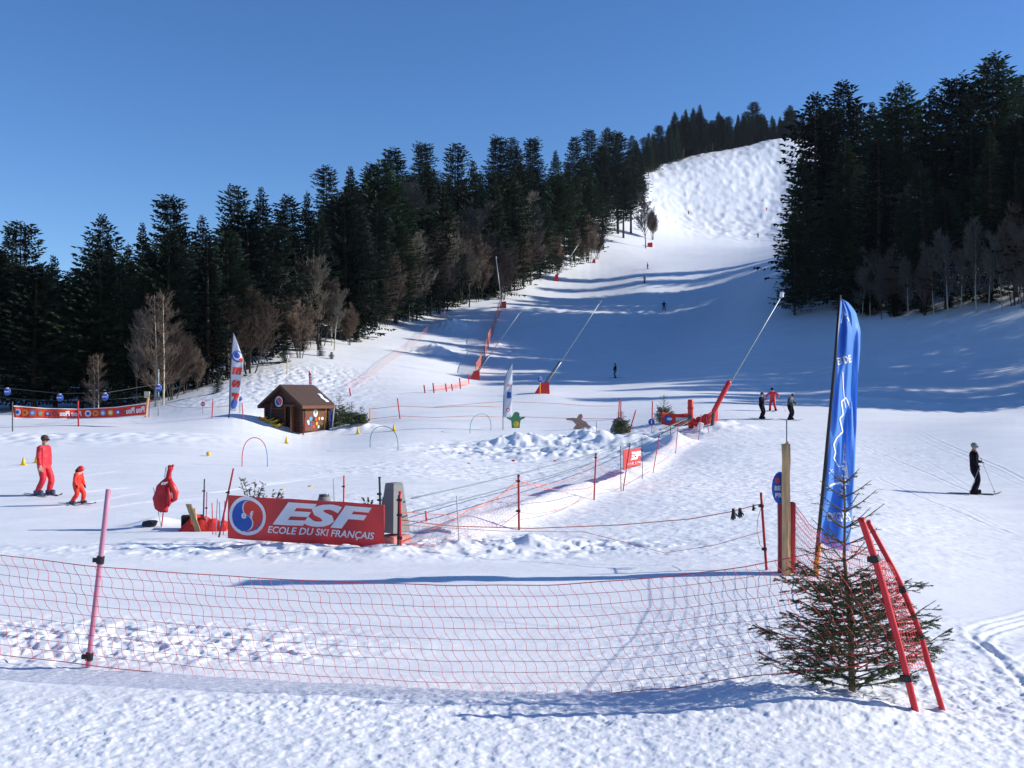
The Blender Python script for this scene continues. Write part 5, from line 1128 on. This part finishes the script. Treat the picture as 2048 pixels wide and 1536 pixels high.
part(MB().tube([Vector((0, 0, -.2)), W(459, 822, Y) - b, W(460, 760, Y) - b, W(463, 700, Y) - b, W(467, 664, Y) - b], [.04, .04, .035, .03, .02], 8), 'pole', M_black, o, True)
on_flag(o, f2, disc_mb(.40), .65, .30, wdt, hgt, 0, M_blueprint, 'emblem_disc', .03); on_flag(o, f2, disc_mb(.30, sx=.9), .60, .295, wdt, hgt, 0, M_white, 'emblem_ring', .045); on_flag(o, f2, disc_mb(.22, sx=.9), .55, .285, wdt, hgt, 0, M_blueprint, 'emblem_swirl', .06); on_flag(o, f2, disc_mb(.14), .85, .35, wdt, hgt, 0, M_redprint, 'emblem_swirl', .07)
for i, ch in enumerate('ESF'): on_flag(o, f2, text_mb(ch, w_=.50, h_=.50, shear=0, bold=.07), .22, .435 + i * .165, wdt, hgt, -math.pi / 2 - .12, M_redprint, 'letter', .03)
on_flag(o, f2, disc_mb(.34, sx=.8), .6, .91, wdt, hgt, 0, M_blueprint, 'emblem_disc', .03)
L2 = [(728, 1023), (745, 1014), (765, 1009), (800, 1007), (835, 1006)]; R2_ = [(728, 1024.5), (765, 1024.5), (800, 1024), (835, 1022)]
o, b, f2, Y = feather(1006, 860, L2, R2_, M_wcloth, 'white feather flag with small blue square print beside the green cutout'); s_ = px_m(Y); hgt = 107 * s_; wdt = 17 * s_
part(MB().tube([Vector((0, 0, -.2)), W(1006, 835, Y) - b, W(1007, 800, Y) - b, W(1009, 765, Y) - b, W(1014, 745, Y) - b, W(1024, 727, Y) - b], [.03, .03, .03, .025, .02, .015], 8), 'pole', M_concrete, o, True)
on_flag(o, f2, poly_mb([(0, 0), (.28, 0), (.28, .42), (0, .42)]), .38, .64, wdt, hgt, 0, M_blueprint, 'blue_square'); on_flag(o, f2, text_mb('ski', w_=.36, h_=.2), .35, .42, wdt, hgt, 0, M_redprint, 'lettering'); on_flag(o, f2, disc_mb(.13), .6, .86, wdt, hgt, 0, M_redprint, 'emblem_disc'); on_flag(o, f2, disc_mb(.07), .6, .86, wdt, hgt, 0, M_white, 'emblem_ring', .05)
# ================================================================== LEFT BANNER
y0 = hit(157, 853).y; YBn = y0
def kb(u, v): # u across, v up
    x = 28 + 264 * u; t = np.interp(x, [28, 90, 157, 230, 292], [811, 816, 817.5, 814, 806]); bt = np.interp(x, [28, 90, 157, 230, 292], [837, 838, 838, 836, 831]); return W(x, bt + (t - bt) * v, YBn + 1.5 - 3 * abs(u - .5) + .05 * math.sin(u * 30))
b0 = kb(0, 0); o = thing('banner', 'long red banner with round badges hung before the dark forest on the left', 'banner', b0)
part(MB().sheet(lambda u, v: kb(u, v) - b0, 60, 6, .01), 'banner_cloth', M_ban2, o, True)
for v0, v1 in ((0, .07), (.93, 1)): part(MB().sheet(lambda u, v: kb(u, v0 + (v1 - v0) * v) - b0 + Vector((0, -.03, 0)), 60, 1, .01), 'white_hem', M_white, o)
s_ = px_m(YBn); badge = [M_white, M_orange, M_btube, M_yel, M_blue, M_dgrey]
for k0 in (0, 141):
    for i, bx in enumerate((36, 51, 66, 81, 96, 110)):
        u = (bx + k0 - 28) / 264; c = kb(u, .5) - b0 + Vector((0, -.06, 0)); rr = (6.5 - .5 * i * .7) * s_
        m = MB().tube([c, c + Vector((0, -.015, 0))], rr, 16); part(m, 'badge', badge[i], o); part(MB().tube([c + Vector((0, -.015, 0)), c + Vector((0, -.03, 0))], rr * .55, 8), 'badge_centre', [M_blueprint, M_redprint, M_white, M_white, M_white, M_redprint][i], o)
for tx, tw in ((120, 44), (253, 37)):
    t = text_mb('Piou Piou', w_=tw * s_, h_=12 * s_, shear=.1, bold=.04, mirror=True); t = cutgrid(t, .3); r = MB(); r.f = t.f; r.m = t.m
    r.v = []
    for a, bb, c in t.v:
        u = (tx - 28 + a / s_) / 264; p = kb(u, .27 + c / s_ / 24) - b0; r.v.append(tuple(p + Vector((0, -.06 - bb, 0))))
    part(r, 'lettering', M_white, o, label='white lettering seen mirrored from behind')
pole(25, 863, 25, 803, .035, M_dgrey, 'dark grey pole holding the left end of the long badge banner'); pole(157, 853, 156, 801, .05, M_red2, 'dark red pole in the middle of the long badge banner')
pole(298, 834, 299, 796, .04, M_red, 'red pole at the right end of the long badge banner')
_, bw, tw_ = pole(291, 835, 298, 783, .09, M_wood, 'slanted wooden post at the right end of the badge banner', name='wooden_post', cat='post')
b = tw_ + Vector((-.12, -.12, -.25)); single(MB().box((0, 0, 0), (.42, .04, .5), bev=.01), 'notice_board', mat('yellowish_board', (.55, .52, .34), .7), 'small yellowish notice board fixed on the slanted wooden post', 'board', b)
_, bt_, tt_ = pole(317, 832, 317, 738, .05, M_grey, 'tall thin grey pole left of the feather flag carrying a ball sign', name='tall_pole')
single(MB().box((0, 0, 0), (.55, .05, .30), bev=.02), 'small_sign', M_concrete, 'small grey rectangular sign on the tall thin pole', 'sign', W(315, 797, bt_.y - .08))
def ball_sign(px, py, Y, label, rpx=7.2):
    s = px_m(Y); o = thing('ball_sign', label, 'ball sign', W(px, py, Y), 0, 'blue ball signs on the wire'); r = rpx * s
    part(MB().ball((0, 0, 0), r, 16, 12, (.95, .5, 1.1)), 'bulb', M_blue, o, True); part(MB().ball((0, -.02 * r, r * .52), r * .86, 16, 8, (.86, .5, .38)), 'red_band', M_redprint, o, True); part(MB().ball((0, -.02 * r, r * .86), r * .66, 16, 8, (.8, .5, .34)), 'white_band', M_white, o, True)
    part(MB().box((0, -r * .52, -.05 * r), (r * 1.1, .02, r * .3)), 'white_print', M_white, o)
for px, py, Y, l in [(15, 783, 66, 'blue ball sign on the wire nearest the left edge'), (120, 795, 66, 'blue ball sign above the left half of the badge banner'), (210, 793, 66, 'blue ball sign above the right half of the badge banner'), (317, 776, bt_.y - .1, 'blue ball sign on the tall thin grey pole')]: ball_sign(px, py, Y, l)
rope([W(-60, 776, 66), W(20, 777, 66), W(120, 787, 66), W(210, 786, 66), W(317, 768, bt_.y)], .018, M_dgrey, 'dark wire carrying the blue ball signs, upper line', 'wire', n=4, name='wire')
rope([W(-60, 790, 66), W(60, 800, 66), W(160, 802, 66), W(250, 797, 66), W(317, 790, bt_.y)], .014, M_dgrey, 'dark lower wire above the badge banner', 'wire', n=4, name='wire')
rope([W(300, 800, bt_.y), W(350, 814, 67), W(400, 816, 67), W(458, 812, 67)], .015, M_onet, 'orange cord from the banner end to the feather flag', n=4)
pole(25 + 381, 827, 406, 798, .035, M_grey, 'grey stake of the round no-entry sign', name='sign_post', cat='sign post'); b = hit(406, 827); q = W(406, 808, b.y - .08) - b
o = thing('round_sign', 'small round no-entry sign left of the feather flag', 'sign', b); part(MB().tube([q, q + Vector((0, .03, 0))], 5.2 * px_m(b.y), 18), 'disc', M_white, o); part(MB().tube([q + Vector((0, -.015, 0)), q], 4.2 * px_m(b.y), 18), 'red_face', M_redprint, o); part(MB().box(q + Vector((0, -.03, 0)), (.24, .01, .07)), 'bar', M_white, o)
pole(424, 836, 426, 797, .035, M_red, 'red pole between the no-entry sign and the feather flag'); pole(487, 839, 484, 806, .035, M_red, 'red pole leaning left just right of the feather flag')
pole(480, 826, 480, 795, .035, M_grey, 'grey stake of the little blue sign by the feather flag', name='sign_post', cat='sign post'); bs = hit(480, 826); ball_sign(480, 797, bs.y - .1, 'small blue round sign on a stake right of the feather flag', 4.6)
pole(574, 748, 575, 714, .06, M_yel, 'yellow marker pole with white top on the knoll above the hut', cap=M_white, name='marker_pole'); b = hit(574, 748); single(MB().box((0, 0, 0), (.3, .2, .35), bev=.03), 'marker_lamp', M_white, 'white box on top of the yellow marker pole', 'box', W(575, 713, b.y))
# sign and post before the red lance base
pole(1080, 788, 1080, 764, .05, M_orange, 'orange stake in front of the red lance base', name='sign_post', cat='sign post'); b = hit(1080, 788); ball_sign(1080, 759, b.y - .1, 'blue round sign on an orange stake before the red lance base', 5)
# ================================================================== ARCHES, CONES, BALL, MARKERS
def arch(x0, x1, yb0, yb1, yt, mats_, label):
    a = hit(x0, yb0); c = hit(x1, yb1); Y = (a.y + c.y) / 2; top = top_z((x0 + x1) / 2, yt, Y); o = thing('arch', label, 'arch', a, 0, 'bendy arches on the practice slope'); P = []
    w_ = c - a; hs = top - a.z; n = 24
    for i in range(n + 1):
        t = i / n; ang = math.pi * (1 - t); x = .5 + .5 * math.cos(ang) * (1 + .02 * math.sin(ang)); z = math.sin(ang) ** .62 if 0 < t < 1 else 0; P.append(w_ * x + Vector((0, 0, hs * z)))
    P[0].z -= .1; P[-1].z -= .1
    k = int(n * .80) if len(mats_) > 1 else n; part(MB().tube(P[:k + 1], .019, 8), 'hoop', mats_[0], o, True)
    if k < n: part(MB().tube(P[k:], .019, 8), 'hoop_leg', mats_[1], o, True)
arch(484, 535, 933, 934, 874, (M_rtube, M_btube), 'red and blue hoop arch nearest the big banner'); arch(740, 796, 895, 901, 852, (M_gtube,), 'green hoop arch in the middle of the practice slope'); arch(940, 982, 867, 861, 830, (M_gtube,), 'green hoop arch left of the white feather flag')
def cone(px, py, label, s=1.0):
    b = hit(px, py); h = 16 * px_m(b.y) * s; o = thing('traffic_cone', label, 'cone', b, 0, 'yellow cones'); part(MB().tube([(0, 0, 0), (0, 0, h * .5), (0, 0, h)], [h * .3, h * .19, h * .06], 14), 'body', M_yel, o, True); part(MB().box((0, 0, .01), (h * .75, h * .75, .03), bev=.008), 'foot', M_yel, o)
cone(47, 930, 'yellow cone at far left, left of the red-suited adult'); cone(73, 926, 'yellow cone half hidden behind the red-suited adult'); cone(573, 887, 'yellow cone above the red and blue arch', .85); cone(716, 868, 'yellow cone below the spruce bushes', .8); cone(788, 862, 'yellow cone seen through the green middle arch', .8)
b = hit(417, 912); single(MB().ball((0, 0, .1), .105, 18, 12), 'ball', M_yel, 'yellow ball lying on the practice slope', 'ball', b, None, True)
for px, py, m, l in [(938, 927, M_rtube, 'leftmost of three small red dome markers in the snow'), (1027, 921, M_red2, 'middle one of three small red dome markers'), (1110, 922, M_red2, 'rightmost of three small red dome markers'), (565, 980, M_yel, 'flat yellow marker on the snow above the big banner'), (621, 973, M_yel, 'second flat yellow marker above the big banner')]:
    b = hit(px, py); single(MB().ball((0, 0, -.01), .10, 12, 8, (1, 1, .55)), 'dome_marker', m, l, 'marker', b, 'dome markers', True)
# cutout boards
def cutout(px, py, hpx, pts, m, label, extra=()):
    b = hit(px, py); s = px_m(b.y) * hpx; o = thing('cutout_board', label, 'cutout', b); mb = MB(); mb.prism([(x * s, 0, z * s) for x, z in pts], (0, 0, 0), (0, .03, 0)); part(mb, 'board', m, o)
    for (x, z, r_, sx, mm) in extra: part(MB().ball((x * s, -.01, z * s), r_ * s, 12, 8, (sx, .12, 1)), 'painted_patch', mm, o)
cutout(1032, 856, 32, [(-.25, -.2), (.22, -.2), (.25, .3), (.3, .5), (.55, .62), (.6, .72), (.25, .66), (.22, .78), (.2, .95), (.05, 1.02), (-.12, .98), (-.2, .8), (-.3, .68), (-.55, .74), (-.6, .62), (-.3, .45)], M_cutg, 'green animal-shaped board with raised arms beside the white feather flag', [(0, .25, .2, .8, M_yel)])
cutout(1158, 858, 30, [(-.4, 0), (-.2, .3), (-.45, .55), (-.85, .6), (-.85, .72), (-.4, .75), (-.15, .72), (0, .98), (.2, 1.0), (.25, .8), (.15, .65), (.5, .45), (.65, .25), (1.0, .1), (1.05, -.1), (.4, .1), (.1, 0)], M_cutb, 'brown figure-shaped board leaning on the snow mound', [])
part(MB().tube([Vector((-.6, -.08, .7)), Vector((.8, -.08, -.3))], .03, 6), 'stick', M_concrete, [x for x in bpy.data.objects if x.name.startswith('cutout_board')][-1])
cutout(1237, 868, 34, [(-.45, -.1), (-.5, .25), (-.35, .6), (-.3, .8), (-.1, .95), (.15, .97), (.35, .8), (.4, .55), (.6, .3), (.55, -.1)], M_cutgr, 'grey animal-shaped board in front of the decorated small spruce', [(.03, .72, .16, 1, M_pink), (-.02, .3, .15, 1, M_yel), (.3, .2, .12, .8, M_white), (-.3, .1, .1, 1, M_white)])
# ================================================================== PEOPLE
M_skin = mat('skin', (.52, .28, .20), .6, .06, 8)
M_suit = mat('red_ski_suit', (.62, .022, .035), .6, .28, 7); M_suit2 = mat('orange_red_ski_suit', (.78, .035, .015), .6, .25, 8)
for cloth_ in (M_suit, M_suit2):
    _t = cloth_.node_tree; _b = _t.nodes.new('ShaderNodeBump'); _b.inputs['Strength'].default_value = 1; _b.inputs['Distance'].default_value = .04; _t.links.new([n for n in _t.nodes if n.bl_idname == 'ShaderNodeTexNoise'][0].outputs[0], _b.inputs['Height']); _t.links.new(_b.outputs[0], _t.nodes['Principled BSDF'].inputs['Normal'])
M_bk = mat('black_ski_clothes', (.008, .006, .011), .85, .3, 5, spec=.1); M_nb = mat('dark_blue_jacket', (.02, .035, .07), .65, .25, 5); M_boot = mat('grey_blue_boot', (.05, .06, .12), .5, .2, 8)
M_hair = mat('brown_hair', (.06, .03, .02), .8, .2, 10); M_olive = mat('dull_trousers', (.05, .09, .085), .7, .2, 5); M_gla = mat('dark_glass', (.01, .01, .015), .2, .05, 3)
def figure(Ht, lean=0., crouch=0., stance=.10, stride=0., armL=((-.15, .0, -1), (0, .3, -1)), armR=((.15, 0, -1), (0, .3, -1)), headtilt=0., bulk=1.0, twist=0.0):
    """joints for a figure facing +y, feet on z=0"""
    V = Vector; k = Ht / 1.75; J = {}
    hip = V((0, -.10 * crouch, .93 - .30 * crouch)); J['pelvis'] = hip
    up = V((0, math.sin(lean), math.cos(lean)))
    J['waist'] = hip + up * .17; J['chest'] = hip + up * .40; J['neck'] = hip + up * .55
    hu = V((0, math.sin(lean + headtilt), math.cos(lean + headtilt))); J['jaw'] = J['neck'] + hu * .07; J['head'] = J['neck'] + hu * .17 + V((0, .01, 0)); J['crown'] = J['neck'] + hu * .24
    fw = V((0, math.cos(lean), -math.sin(lean)))
    for s, n, arm, sg in ((-1, 'L', armL, 1), (1, 'R', armR, -1)):
        J['sh' + n] = J['chest'] + V((s * .185, 0, 0)) + up * .07; u = V(arm[0]).normalized(); f = V(arm[1]).normalized()
        J['el' + n] = J['sh' + n] + u * .28; J['wr' + n] = J['el' + n] + f * .24; J['ha' + n] = J['wr' + n] + f * .08
        J['hi' + n] = hip + V((s * .095, 0, -.04)); ft = V((s * stance, sg * stride, .09))
        m_ = (J['hi' + n] + ft) / 2; dl = (J['hi' + n] - ft).length; b = math.sqrt(max(0, .42 ** 2 - (dl / 2) ** 2)) if dl < .84 else 0; J['kn' + n] = m_ + V((0, b + .015, 0)); J['an' + n] = ft; J['to' + n] = ft + V((0, .17, -.035))
    for a in J: J[a] = J[a] * k
    E = [('pelvis', 'waist'), ('waist', 'chest'), ('chest', 'neck'), ('neck', 'jaw'), ('jaw', 'head'), ('head', 'crown')]
    for n in 'LR': E += [('chest', 'sh' + n), ('sh' + n, 'el' + n), ('el' + n, 'wr' + n), ('wr' + n, 'ha' + n), ('pelvis', 'hi' + n), ('hi' + n, 'kn' + n), ('kn' + n, 'an' + n), ('an' + n, 'to' + n)]
    Rr = {'pelvis': .155, 'waist': .145, 'chest': .165, 'neck': .062, 'jaw': .07, 'head': .098, 'crown': .075, 'sh': .085, 'el': .065, 'wr': .048, 'ha': .038, 'hi': .125, 'kn': .088, 'an': .082, 'to': .052}
    return J, E, Rr, k * 1.0, bulk
REG = {'head': 0, 'crown': 0, 'jaw': 0, 'ha': 1, 'to': 2, 'an': 2}
def body_mesh(fig, mats_):
    J, E, Rr, k, bulk = fig; names = list(J); me = bpy.data.meshes.new('sk'); me.from_pydata([J[n] for n in names], [(names.index(a), names.index(b)) for a, b in E], [])
    ob = bpy.data.objects.new('sk', me); COL.objects.link(ob); md = ob.modifiers.new('s', 'SKIN'); md.use_smooth_shade = True
    for i, n in enumerate(names):
        r = Rr.get(n, Rr.get(n[:2], .1)) * k; r *= bulk if n[:4] not in ('head', 'crow', 'jaw', 'neck') and n[:2] != 'ha' else 1
        sv = me.skin_vertices[0].data[i]; sv.radius = (r, r * (.78 if n in ('pelvis', 'waist', 'chest') else 1)); sv.use_root = (n == 'pelvis')
    sub = ob.modifiers.new('u', 'SUBSURF'); sub.levels = 1; sub.render_levels = 1
    dg = bpy.context.evaluated_depsgraph_get(); dg.update(); r = bpy.data.meshes.new_from_object(ob.evaluated_get(dg)); bpy.data.objects.remove(ob)
    mb = MB(); mb.v = [tuple(v.co) for v in r.vertices]; mb.f = [tuple(p.vertices) for p in r.polygons]; mb.m = []
    for f in mb.f:
        c = sum((Vector(mb.v[i]) for i in f), Vector()) / len(f); best = None
        for a, b in E:
            A, B = J[a], J[b]; t = max(0, min(1, (c - A).dot(B - A) / max((B - A).length_squared, 1e-9))); d = (c - A.lerp(B, t)).length
            if best is None or d < best[0]: best = (d, a, b, t)
        _, a, b, t = best; kb_ = b if b in ('jaw', 'head', 'crown') else b[:2]
        mi = {'jaw': 0, 'head': 0, 'crown': 0, 'ha': 1, 'to': 2}.get(kb_, None)
        if mi is None: mi = 4 if kb_ in ('hi', 'kn', 'an', 'pe') or (a == 'pelvis' and t < .35) else 3
        mb.m.append(mi)
    bpy.data.meshes.remove(r)
    # fingers and thumb, nose
    for n, s in (('L', -1), ('R', 1)):
        h = J['ha' + n]; d = (h - J['wr' + n]).normalized(); x = d.cross(Vector((0, 1, .3))).normalized(); y = d.cross(x)
        for i, L in enumerate((.06, .072, .068, .05)): p = h + x * (i - 1.5) * .018 * k; mb.tube([p - d * .01, p + d * L * .6 * k + y * .005, p + d * L * k * .9 + y * .03 * k], [.010 * k, .0095 * k, .007 * k], 6, 1)
        mb.tube([h - d * .02 + x * .03 * s * k, h + x * .05 * s * k + d * .02 * k, h + x * .05 * s * k + d * .05 * k], [.011 * k, .0105 * k, .008 * k], 6, 1)
    f = (J['head'] - J['neck']).normalized(); fr = Vector((0, f.z, -f.y)); mb.ball(J['head'] + fr * .098 * k - f * .02 * k, .016 * k, 6, 5, (.8, 1, 1.3), 0)
    return mb.mesh('body', mats_, True)
def person(px, py, fig, facing, mats_, label, hat=None, hatm=None, goggles=True, skis=None, poles=None, group=None, boots=True, scarf=None, skidir=None, skim=None):
    b = hit(px, py); J, E, Rr, k, bulk = fig; o = thing('person', label, 'person', b + Vector((0, 0, .02)), facing, group)
    link('body', body_mesh(fig, mats_), o); up = (J['crown'] - J['neck']).normalized(); fr = Vector((0, up.z, -up.y)); hd = J['head']
    ang = math.atan2(up.y, up.z)
    if hat == 'helmet': part(MB().ball(hd + up * .025 * k, .135 * k, 14, 10, (.95, 1.1, .95), 0, (-ang, 0, 0)), 'helmet', hatm, o, True)
    elif hat == 'beanie': part(MB().ball(hd + up * .05 * k - fr * .015 * k, .112 * k, 14, 10, (.98, 1.05, .9), 0, (-ang, 0, 0)), 'hat', hatm, o, True)
    elif hat == 'hair': part(MB().ball(hd + up * .03 * k - fr * .03 * k, .112 * k, 14, 10, (.98, 1.0, .95), 0, (-ang, 0, 0)), 'hair', hatm, o, True)
    if goggles: part(MB().box(hd + fr * .088 * k + up * .012 * k, (.15 * k, .04 * k, .045 * k), (-ang, 0, 0), bev=.008), 'sunglasses', M_gla, o)
    if boots:
        for n in 'LR': part(MB().box(J['an' + n] + Vector((0, .05, -.02)) * k, (.12 * k, .30 * k, .16 * k), bev=.03 * k), 'boot', mats_[2], o)
    Rm_ = Matrix.Rotation(facing, 3, 'Z'); wpos = lambda v: o.location + Rm_ @ v
    if skis:
        for n, s in (('L', 'left'), ('R', 'right')):
            c = wpos(J['an' + n]); c.z = 0; L = skis; mb = MB(); wd = .045
            pr = [(-.5, 0), (-.2, 0), (.1, 0), (.35, 0), (.44, .03), (.5, .10)]
            rz = facing + (skidir or 0); dd = Matrix.Rotation(rz, 3, 'Z') @ Vector((0, 1, 0)); z0 = max(Hz(c.x + dd.x * t, c.y + dd.y * t) - 0 for t in (-.3 * L, 0, .3 * L)); slope = (Hz(c.x + dd.x * L * .4, c.y + dd.y * L * .4) - Hz(c.x - dd.x * L * .4, c.y - dd.y * L * .4)) / (L * .8)
            vs = []
            for y, z in pr:
                for x in (-1, 1): vs.append((x * wd * (1 if abs(y) < .49 else .4), y * L, z * L * .5 + y * L * slope + .006))
            vs += [(x, y, z + .012) for x, y, z in vs]; n_ = len(pr) * 2
            fs_ = [(2 * i, 2 * i + 1, 2 * i + 3, 2 * i + 2) for i in range(len(pr) - 1)]; fs_ = [tuple(reversed(f)) for f in fs_] + [tuple(n_ + j for j in f) for f in fs_] + [(2 * i, 2 * i + 2, n_ + 2 * i + 2, n_ + 2 * i) for i in range(len(pr) - 1)] + [(2 * i + 1, n_ + 2 * i + 1, n_ + 2 * i + 3, 2 * i + 3) for i in range(len(pr) - 1)] + [(0, n_, n_ + 1, 1)]
            mb.add(vs, fs_); mb.box((0, -.02, .03), (.06, .28, .03)); single(mb, 'ski', skim or M_dgrey, f'{s} ski of the {label_short(label)}', 'ski', Vector((c.x, c.y, (o.location.z))), 'skis worn', False, rz)
    if poles:
        for n, tip in poles:
            a = wpos(J['ha' + n]); e = wpos(Vector(tip) * k); e.z = Hz(e.x, e.y) - .01; mb = MB(); d = e - a; mb.tube([Vector() - d * .1, d], .009, 6); mb.tube([d * .93, d * .94], .045, 10); mb.tube([-d * .12, d * .02], .018, 8)
            single(mb, 'ski_pole', M_grey, f'ski pole in the {"left" if n == "L" else "right"} hand of the {label_short(label)}', 'ski pole', a, 'ski poles held')
    return o
def label_short(l): return ' '.join(l.split(',')[0].split()[:11])
E_ = -math.pi / 2        # facing +x (to the right in the photo)
person(86, 991, figure(1.76, .06, .08, .13, .10, ((-.12, .05, -1), (0, .12, -1)), ((.12, .0, -1), (0, .2, -1)), .15, 1.12), E_ - .25, [M_skin, M_skin, M_boot, M_suit, M_suit], 'adult in red ski suit, standing at the far left', 'hair', M_hair, skis=1.35, skidir=-.35)
person(154, 1009, figure(1.06, .22, .25, .17, .16, ((-.2, .1, -1), (0, .4, -1)), ((.3, -.1, -1), (0, .5, -1)), .25, 1.28), E_ - .2, [M_skin, M_bk, M_boot, M_suit2, M_suit2], 'small child in orange-red suit, bending forward', 'helmet', M_red, skis=.95, skidir=-.2)
ch = [x for x in bpy.data.objects if x.name.startswith('person')][-1]; part(MB().tube([(0, .06, .96), (0, .0, .88), (0, -.03, .78)], [.05, .06, .02], 8), 'hair', M_hair, ch, True)
person(1948, 989, figure(1.74, .02, .04, .10, .08, ((-.35, .3, -.9), (0, 1, -.15)), ((.6, -.45, -.8), (-.1, .5, -.9)), .05, 1.12), E_ - .05, [M_skin, M_bk, M_bk, M_bk, M_bk], 'skier in black, standing on the right with two poles', 'beanie', mat('grey_cap', (.22, .2, .2), .8), skis=1.7, skidir=-.12, poles=[('L', (-.3, .85, 0)), ('R', (.4, -.35, 0))])
person(1523, 838, figure(1.70, .03, .03, .08, .03, ((-.3, .2, -1), (.5, .6, .1)), ((.3, .2, -1), (-.5, .6, .1)), .1, 1.2), E_ - .7, [M_skin, M_skin, M_bk, M_bk, M_bk], 'person in black, standing with folded hands below the instructor', 'beanie', mat('black_cap', (.02, .02, .02), .8), skis=1.5, skidir=.3)
person(1546, 822, figure(1.72, .30, .28, .22, .05, ((-1, .3, -.5), (-.3, .3, -1)), ((1, .2, -.7), (.2, .2, -1)), .1, 1.1), math.pi - .5, [M_skin, M_bk, M_bk, M_suit, M_suit], 'red-suited instructor, skiing down with arms spread', 'beanie', M_bk, skis=1.6, poles=[('L', (-.9, -.1, 0)), ('R', (.8, 0, 0))])
person(1580, 840, figure(1.72, .18, .10, .08, .03, ((-.3, .3, -1), (.3, 1, -.2)), ((.3, .3, -1), (-.3, 1, -.2)), .5, 1.25), E_ - .9, [M_skin, mat('lime_glove', (.3, .42, .05), .7), M_bk, M_nb, M_bk], 'person in dark blue jacket, head bowed beside the wooden post top', 'beanie', mat('olive_cap', (.07, .06, .03), .8), goggles=False, skis=1.5, skidir=.4)
SK = [(1231, 756, 1.75, .05, .05, .06, M_bk, M_olive, E_ + 3.3, 'skier in dark jacket and green trousers, gliding across the shaded run'), (1328, 620, 1.72, .0, .15, .25, M_bk, M_bk, math.pi, 'skier with legs spread, alone in the middle of the shaded run'), (1290, 566, 1.72, .3, .35, .12, M_nb, M_bk, E_ + 3.4, 'crouching dark skier, below the edge of the sunny part'),
      (1296, 538, 1.72, .3, .25, .1, M_red2, M_bk, E_ + 3.0, 'skier in dark red, on the sunny snow above the crouching one'), (1516, 475, 1.75, .15, .2, .1, M_nb, M_bk, math.pi, 'tiny dark skier, near the right forest high on the run'), (1377, 429, 1.8, .2, .2, .1, M_onet, M_bk, math.pi, 'tiny orange skier, on the left of the moguls'), (1533, 422, 1.8, .2, .2, .1, M_onet, M_onet, math.pi, 'tiny orange skier, on the right of the moguls')]
for px, py, h, ln, cr, stn, mj, mt, fc_, lab in SK:
    person(px, py, figure(h, ln, cr, stn, .04, ((-.6, .3, -.8), (-.3, .3, -1)), ((.6, .2, -.8), (.3, .3, -1)), .1, 1.2), fc_, [M_skin, M_bk, M_bk, mj, mt], lab, 'beanie', M_bk, goggles=False, skis=1.6, group='skiers on the run')
# ------------------------------------------------------------------ thin mountain haze
hm = bpy.data.materials.new('haze'); hm.use_nodes = True; t = hm.node_tree; t.nodes.remove(t.nodes['Principled BSDF'])
pv = t.nodes.new('ShaderNodeVolumePrincipled'); pv.inputs['Color'].default_value = (.72, .82, 1, 1); pv.inputs['Density'].default_value = .00004; pv.inputs['Anisotropy'].default_value = .2
t.links.new(pv.outputs[0], t.nodes['Material Output'].inputs['Volume'])
mb = MB(); mb.box((0, 0, 80), (3200, 3200, 340)); hz = link('haze', mb.mesh('haze', hm)); hz['kind'] = 'stuff'; hz['label'] = 'thin blue haze in the mountain air'; hz['category'] = 'haze'
from collections import Counter
print(Counter(o.name.split('.')[0] for o in bpy.data.objects if o.parent is None).most_common(40)); print('zrange', min(H(np.array([0., 1300, -1300]), np.array([1300., 0, 0]))))
